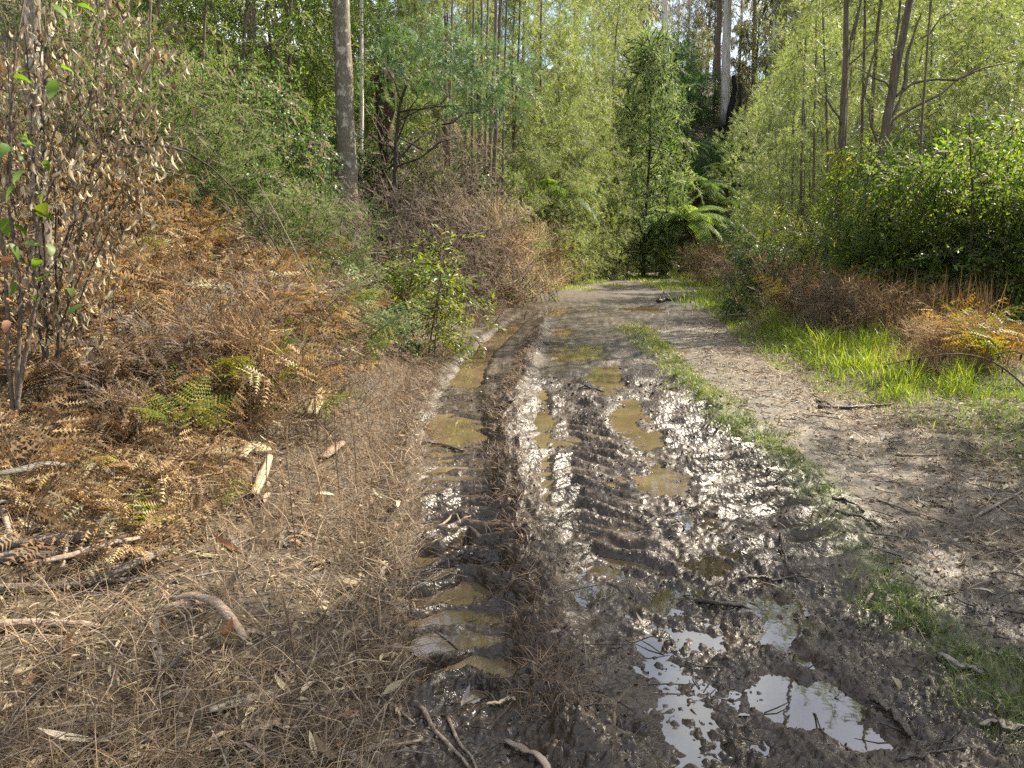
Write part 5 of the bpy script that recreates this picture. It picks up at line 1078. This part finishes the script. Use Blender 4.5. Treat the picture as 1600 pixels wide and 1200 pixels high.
# dry roots and straw torn up on the ridge between the ruts
g = Geo(); n = 5200; s = RG.random(n)**1.4; A = np.array(ridgeA); cum = np.r_[0, np.cumsum(np.linalg.norm(np.diff(A, axis=0), axis=1))]; q = .2+s*11
x = np.interp(q, cum, A[:, 0])+RG.normal(-.03, .085, n); y = np.interp(q, cum, A[:, 1])+RG.normal(0, .05, n)
blades(g, p3(x, y, .004), RG.uniform(.03, .13, n), RG.uniform(.0018, .0036, n)*(.6+.14*y), RG.uniform(0, 6.3, n), RG.uniform(.5, 1.4, n), RG.uniform(1.2, 2.3, n), v=np.clip(RG.normal(.22, .2, n), 0, .8))
x = xL(y:=2.5+9*RG.random(1800)**1.5)+RG.normal(-.02, .07, 1800); n = 1800
blades(g, p3(x, y, .004), RG.uniform(.04, .16, n), RG.uniform(.0018, .0036, n)*(.6+.14*y), RG.uniform(0, 6.3, n), RG.uniform(.4, 1.3, n), RG.uniform(1.2, 2.3, n), v=np.clip(RG.normal(.35, .2, n), 0, .9))
tag(g.build('torn_grass', M['straw']), 'torn dead grass and roots on the ridge between the ruts', 'grass', kind='stuff')
# crumbs of churned mud
oc = np.array([(1, 0, 0), (-1, 0, 0), (0, 1, 0), (0, -1, 0), (0, 0, .7), (0, 0, -.7)], float); of = np.array([(0, 2, 4), (2, 1, 4), (1, 3, 4), (3, 0, 4), (2, 0, 5), (1, 2, 5), (3, 1, 5), (0, 3, 5)])
g = Geo(); x, y = sample(15000, 2.0, 9, lambda y: (xL(y)-.05, 2.2+0*y), 1.7); P = p3(x, y, 0); k_ = (P[:, 2] > WL-.004) & (fbm(x*2.5, y*2.5, 2, 241) > -.12); P = P[k_]; n = len(P)
for j in range(4):
    t_ = (oc*RG.uniform(.55, 1.3, (6, 1))+RG.normal(0, .15, (6, 3)), of, np.zeros(8, int), np.full(8, .5)); p_ = P[j::4]; g.scatter(t_, p_, unit(len(p_))*np.array([1, 1, .4]), (.0035+.010*RG.random(len(p_))**3)*(.6+.13*p_[:, 1]), roll=.8)
mc = g.build('mud_crumbs', MAT_GROUND, None, False); tag(mc, 'crumbs of wet mud over the churned track', 'mud', kind='stuff')
for nm, v_ in (('mud', 1.), ('wet', .6)):
    a = mc.data.attributes.new(nm, 'FLOAT', 'POINT'); a.data.foreach_set('value', np.full(len(mc.data.vertices), v_, np.float32))
# mossy ridge grass
g = Geo(); B = np.array(ridgeB); cum = np.r_[0, np.cumsum(np.linalg.norm(np.diff(B, axis=0), axis=1))]; n = 1500; q = cum[-1]*RG.random(n)**1.2
x = np.interp(q, cum, B[:, 0]); y = np.interp(q, cum, B[:, 1]); dens = pn(q*1.3, q*0, 97)*.5+.5+(y > 5.6)*.2+(y < 3.5)*.35-((y > 3.5) & (y < 5.2))*.28
x = x+RG.normal(0, .10+.05*(y > 6), n); y = y+RG.normal(0, .06, n)
k_ = RG.random(n) < np.clip(dens*1.4-.2+.7*pn(x*4, y*3, 99), .02, 1); x, y = x[k_], y[k_]; n = len(x)
m_ = 13; ts = np.repeat(RG.uniform(.45, 1.7, n), m_); tv = np.repeat(RG.normal(.36, .22, n), m_); x = np.repeat(x, m_)+RG.normal(0, .022, n*m_)*(1+.08*np.repeat(y, m_)); y = np.repeat(y, m_)+RG.normal(0, .022, n*m_); n = n*m_
blades(g, p3(x, y, -.004), RG.uniform(.025, .06, n)*ts*(1+.04*y), RG.uniform(.0022, .004, n)*(.6+.14*y), RG.uniform(0, 6.3, n), RG.uniform(.1, 1.0, n), RG.uniform(.6, 1.9, n), v=np.clip(tv+RG.normal(0, .12, n)+.05*(y-4), 0, 1))
tag(g.build('ridge_grass', M['moss']), 'short mossy grass along the ridge beside the tyre marks', 'grass', kind='stuff')
# right verge grass
g = Geo(); n = 30000; y = 5.2+15*RG.random(n)**1.2; off = RG.normal(.8, .6, n)+.5*(y < 7.5); k_ = (off > -.15+.25*pn(y*1.7, y*0, 7)); y, off = y[k_], off[k_]; x = xR(y)+off
dn = fbm(x*1.1, y*1.1, 2, 221); k_ = RG.random(len(x)) < np.clip(.9+1.1*dn, .2, 1); x, y, off, dn = x[k_], y[k_], off[k_], dn[k_]; n = len(x)
tall = sst(6.8, 8.2, y)*sst(.1, .7, off)
tf = np.clip(.85+1.5*pn(x*3.3, y*2.6, 225), .3, 1.9)
blades(g, p3(x, y), (RG.uniform(.05, .13, n)+tall*RG.uniform(.04, .22, n))*tf, RG.uniform(.004, .007, n)*(.5+.08*y), RG.uniform(0, 6.3, n), RG.uniform(.05, .6, n), RG.uniform(.3, 1.6, n), v=np.clip(RG.normal(.45, .2, n)+.2*tall, 0, 1))
n = 5000; y = 17+22*RG.random(n); x = xR(y)+RG.normal(.3, .6, n); k_ = pn(x, y, 8) > -.25; x, y = x[k_], y[k_]; n = len(x)
blades(g, p3(x, y), RG.uniform(.10, .32, n), RG.uniform(.010, .018, n), RG.uniform(0, 6.3, n), RG.uniform(.05, .6, n), RG.uniform(.3, 1.4, n), v=np.clip(RG.normal(.6, .2, n), 0, 1))
n = 9000; y = 24+16*RG.random(n); x = xL(y)+RG.random(n)*(xR(y)-xL(y)); k_ = pn(x*.9, y*.35, 12)+.012*(y-23) > .08; x, y = x[k_], y[k_]; n = len(x)
blades(g, p3(x, y), RG.uniform(.05, .16, n), RG.uniform(.012, .02, n), RG.uniform(0, 6.3, n), RG.uniform(.05, .7, n), RG.uniform(.4, 1.5, n), v=np.clip(RG.normal(.7, .2, n), 0, 1))
tag(g.build('green_grass', M['grass']), 'bright green grass along the right verge', 'grass', kind='stuff')
g = Geo(); x, y = sample(1500, 1.95, 6, lf, 1.3); k_ = fbm(x*1.2, y*1.2, 2, 231) > .08; x, y = x[k_], y[k_]; n = len(x)
blades(g, p3(x, y), RG.uniform(.03, .12, n), RG.uniform(.002, .004, n), RG.uniform(0, 6.3, n), RG.uniform(.2, 1., n), RG.uniform(.8, 1.8, n), v=RG.random(n)*.6)
tag(g.build('sparse_grass', M['moss']), 'sparse green shoots in the straw of the left verge', 'grass', kind='stuff')
# dry straw standing on the right verge
g = Geo(); n = 6500; y = 3.4+8*RG.random(n)**1.2; x = xR(y)+RG.normal(-.25, .6, n)
blades(g, p3(x, y, .004), RG.uniform(.04, .22, n), RG.uniform(.003, .007, n)*(.5+.08*y), RG.uniform(0, 6.3, n), RG.uniform(1.1, 1.55, n), RG.uniform(1.4, 1.8, n), v=np.clip(RG.normal(.45, .33, n), 0, 1))
n = 5000; y = 5.+12*RG.random(n); x = xR(y)+RG.normal(.5, .7, n); blades(g, p3(x, y), RG.uniform(.06, .25, n), RG.uniform(.003, .005, n)*(.5+.08*y), RG.uniform(0, 6.3, n), RG.uniform(.4, 1.4, n), RG.uniform(1., 2., n), v=np.clip(RG.normal(.55, .25, n), 0, 1))
n = 7000; y = 14+24*RG.random(n); x = xL(y)-RG.random(n)**1.5*2.5; blades(g, p3(x, y), RG.uniform(.12, .55, n), RG.uniform(.006, .012, n), RG.uniform(0, 6.3, n), RG.uniform(.1, .8, n), RG.uniform(.4, 1.6, n), v=np.clip(RG.normal(.6, .25, n), 0, 1))
tag(g.build('dry_grass', M['straw']), 'dry straw grass along the far bank and the right verge', 'grass', kind='stuff')
# ------------------------------------------------------------------ labels: each repeat by where it stands
LM = [(-60, 'the left picture edge'), (85, 'the hanging dry brown leaves'), (235, 'the rust bracken bank'), (395, 'the slim tan trunk'), (543, 'the thick grey-brown trunk'), (640, 'the small dark spreading wattle'), (767, 'the paired sapling stems'), (900, 'the far left track edge'), (1020, 'the dark conical tree'), (1134, 'the pale burnt gum'), (1206, 'the forked gum'), (1315, 'the double-stemmed wattle'), (1385, 'the leaning wattle'), (1480, 'the right verge grass'), (1600, 'the right picture edge')]
DESC = {GW: 'pale feathery wattle', GB: 'glossy broadleaf tree', GI: 'dark round-leaved shrub', GP: 'soft bright feathery shrub', GD: 'grey-brown dead bush', GS: 'glossy broadleaf shrub', GR: 'light green feathery wattle', GG: 'tall drooping olive gum', 'smaller gums on the far slope': 'smaller drooping gum', GWD: None,
        'tall wattles behind the left slope wood': 'tall feathery wattle', 'sapling poles in the left roadside wattles': 'thin bare sapling pole', 'sapling stems at the right verge': 'thin dark sapling stem'}
ORD = ['first', 'second', 'third', 'fourth', 'fifth', 'sixth', 'seventh', 'eighth', 'ninth', 'tenth', 'eleventh', 'twelfth']
NUM = ['', 'one', 'two', 'three', 'four', 'five', 'six', 'seven', 'eight', 'nine', 'ten', 'eleven', 'twelve']
for gname, d in DESC.items():
    if d is None: continue
    cl = {}
    for o in bpy.data.objects:
        if o.get('group') == gname and o.parent is None and not o.get('label', '').startswith(('left of', 'right of')):
            px = 800+FPX*o.location.x/o.location.y; cl.setdefault(min(LM, key=lambda l: abs(l[0]-px))[1], []).append((px, o))
    for lm, l in cl.items():
        l.sort(key=lambda a: a[0])
        for i, (px, o) in enumerate(l):
            o['label'] = f'{d} near {lm}' if len(l) == 1 else f'{d}, {ORD[i]} from left of the {NUM[len(l)]} near {lm}'
for o in bpy.data.objects:
    if o.parent is None and o.get('group') in (*GBR.values(), GU, GWD, 'straw-coloured weeds along the far left bank', GWR):
        px = 800+FPX*o.location.x/o.location.y; lm = min(LM, key=lambda l: abs(l[0]-px))[1]; Y = o.location.y
        row = ('front' if Y < 5 else 'middle' if Y < 7.5 else 'rear') if o['group'] in GBR.values() else ('nearer' if Y < (54 if o['group'] == GU else 24 if o['group'] != GWR else 12.3) else 'farther')
        d = o['label'].split(' drooping')[0].split(' slumped')[0].split(' among')[0].split(' beneath')[0].split(' on the')[0].split(' standing')[0]
        o['label'] = f'{d}, {row} row, near {lm}'
for k_, p_ in PR.items():
    if 'label' not in p_: print('UNPLACED', k_)
print('TRIS', sum(TRI.values()), sorted(TRI.items(), key=lambda a: -a[1])[:14], 'objects', len(bpy.data.objects))
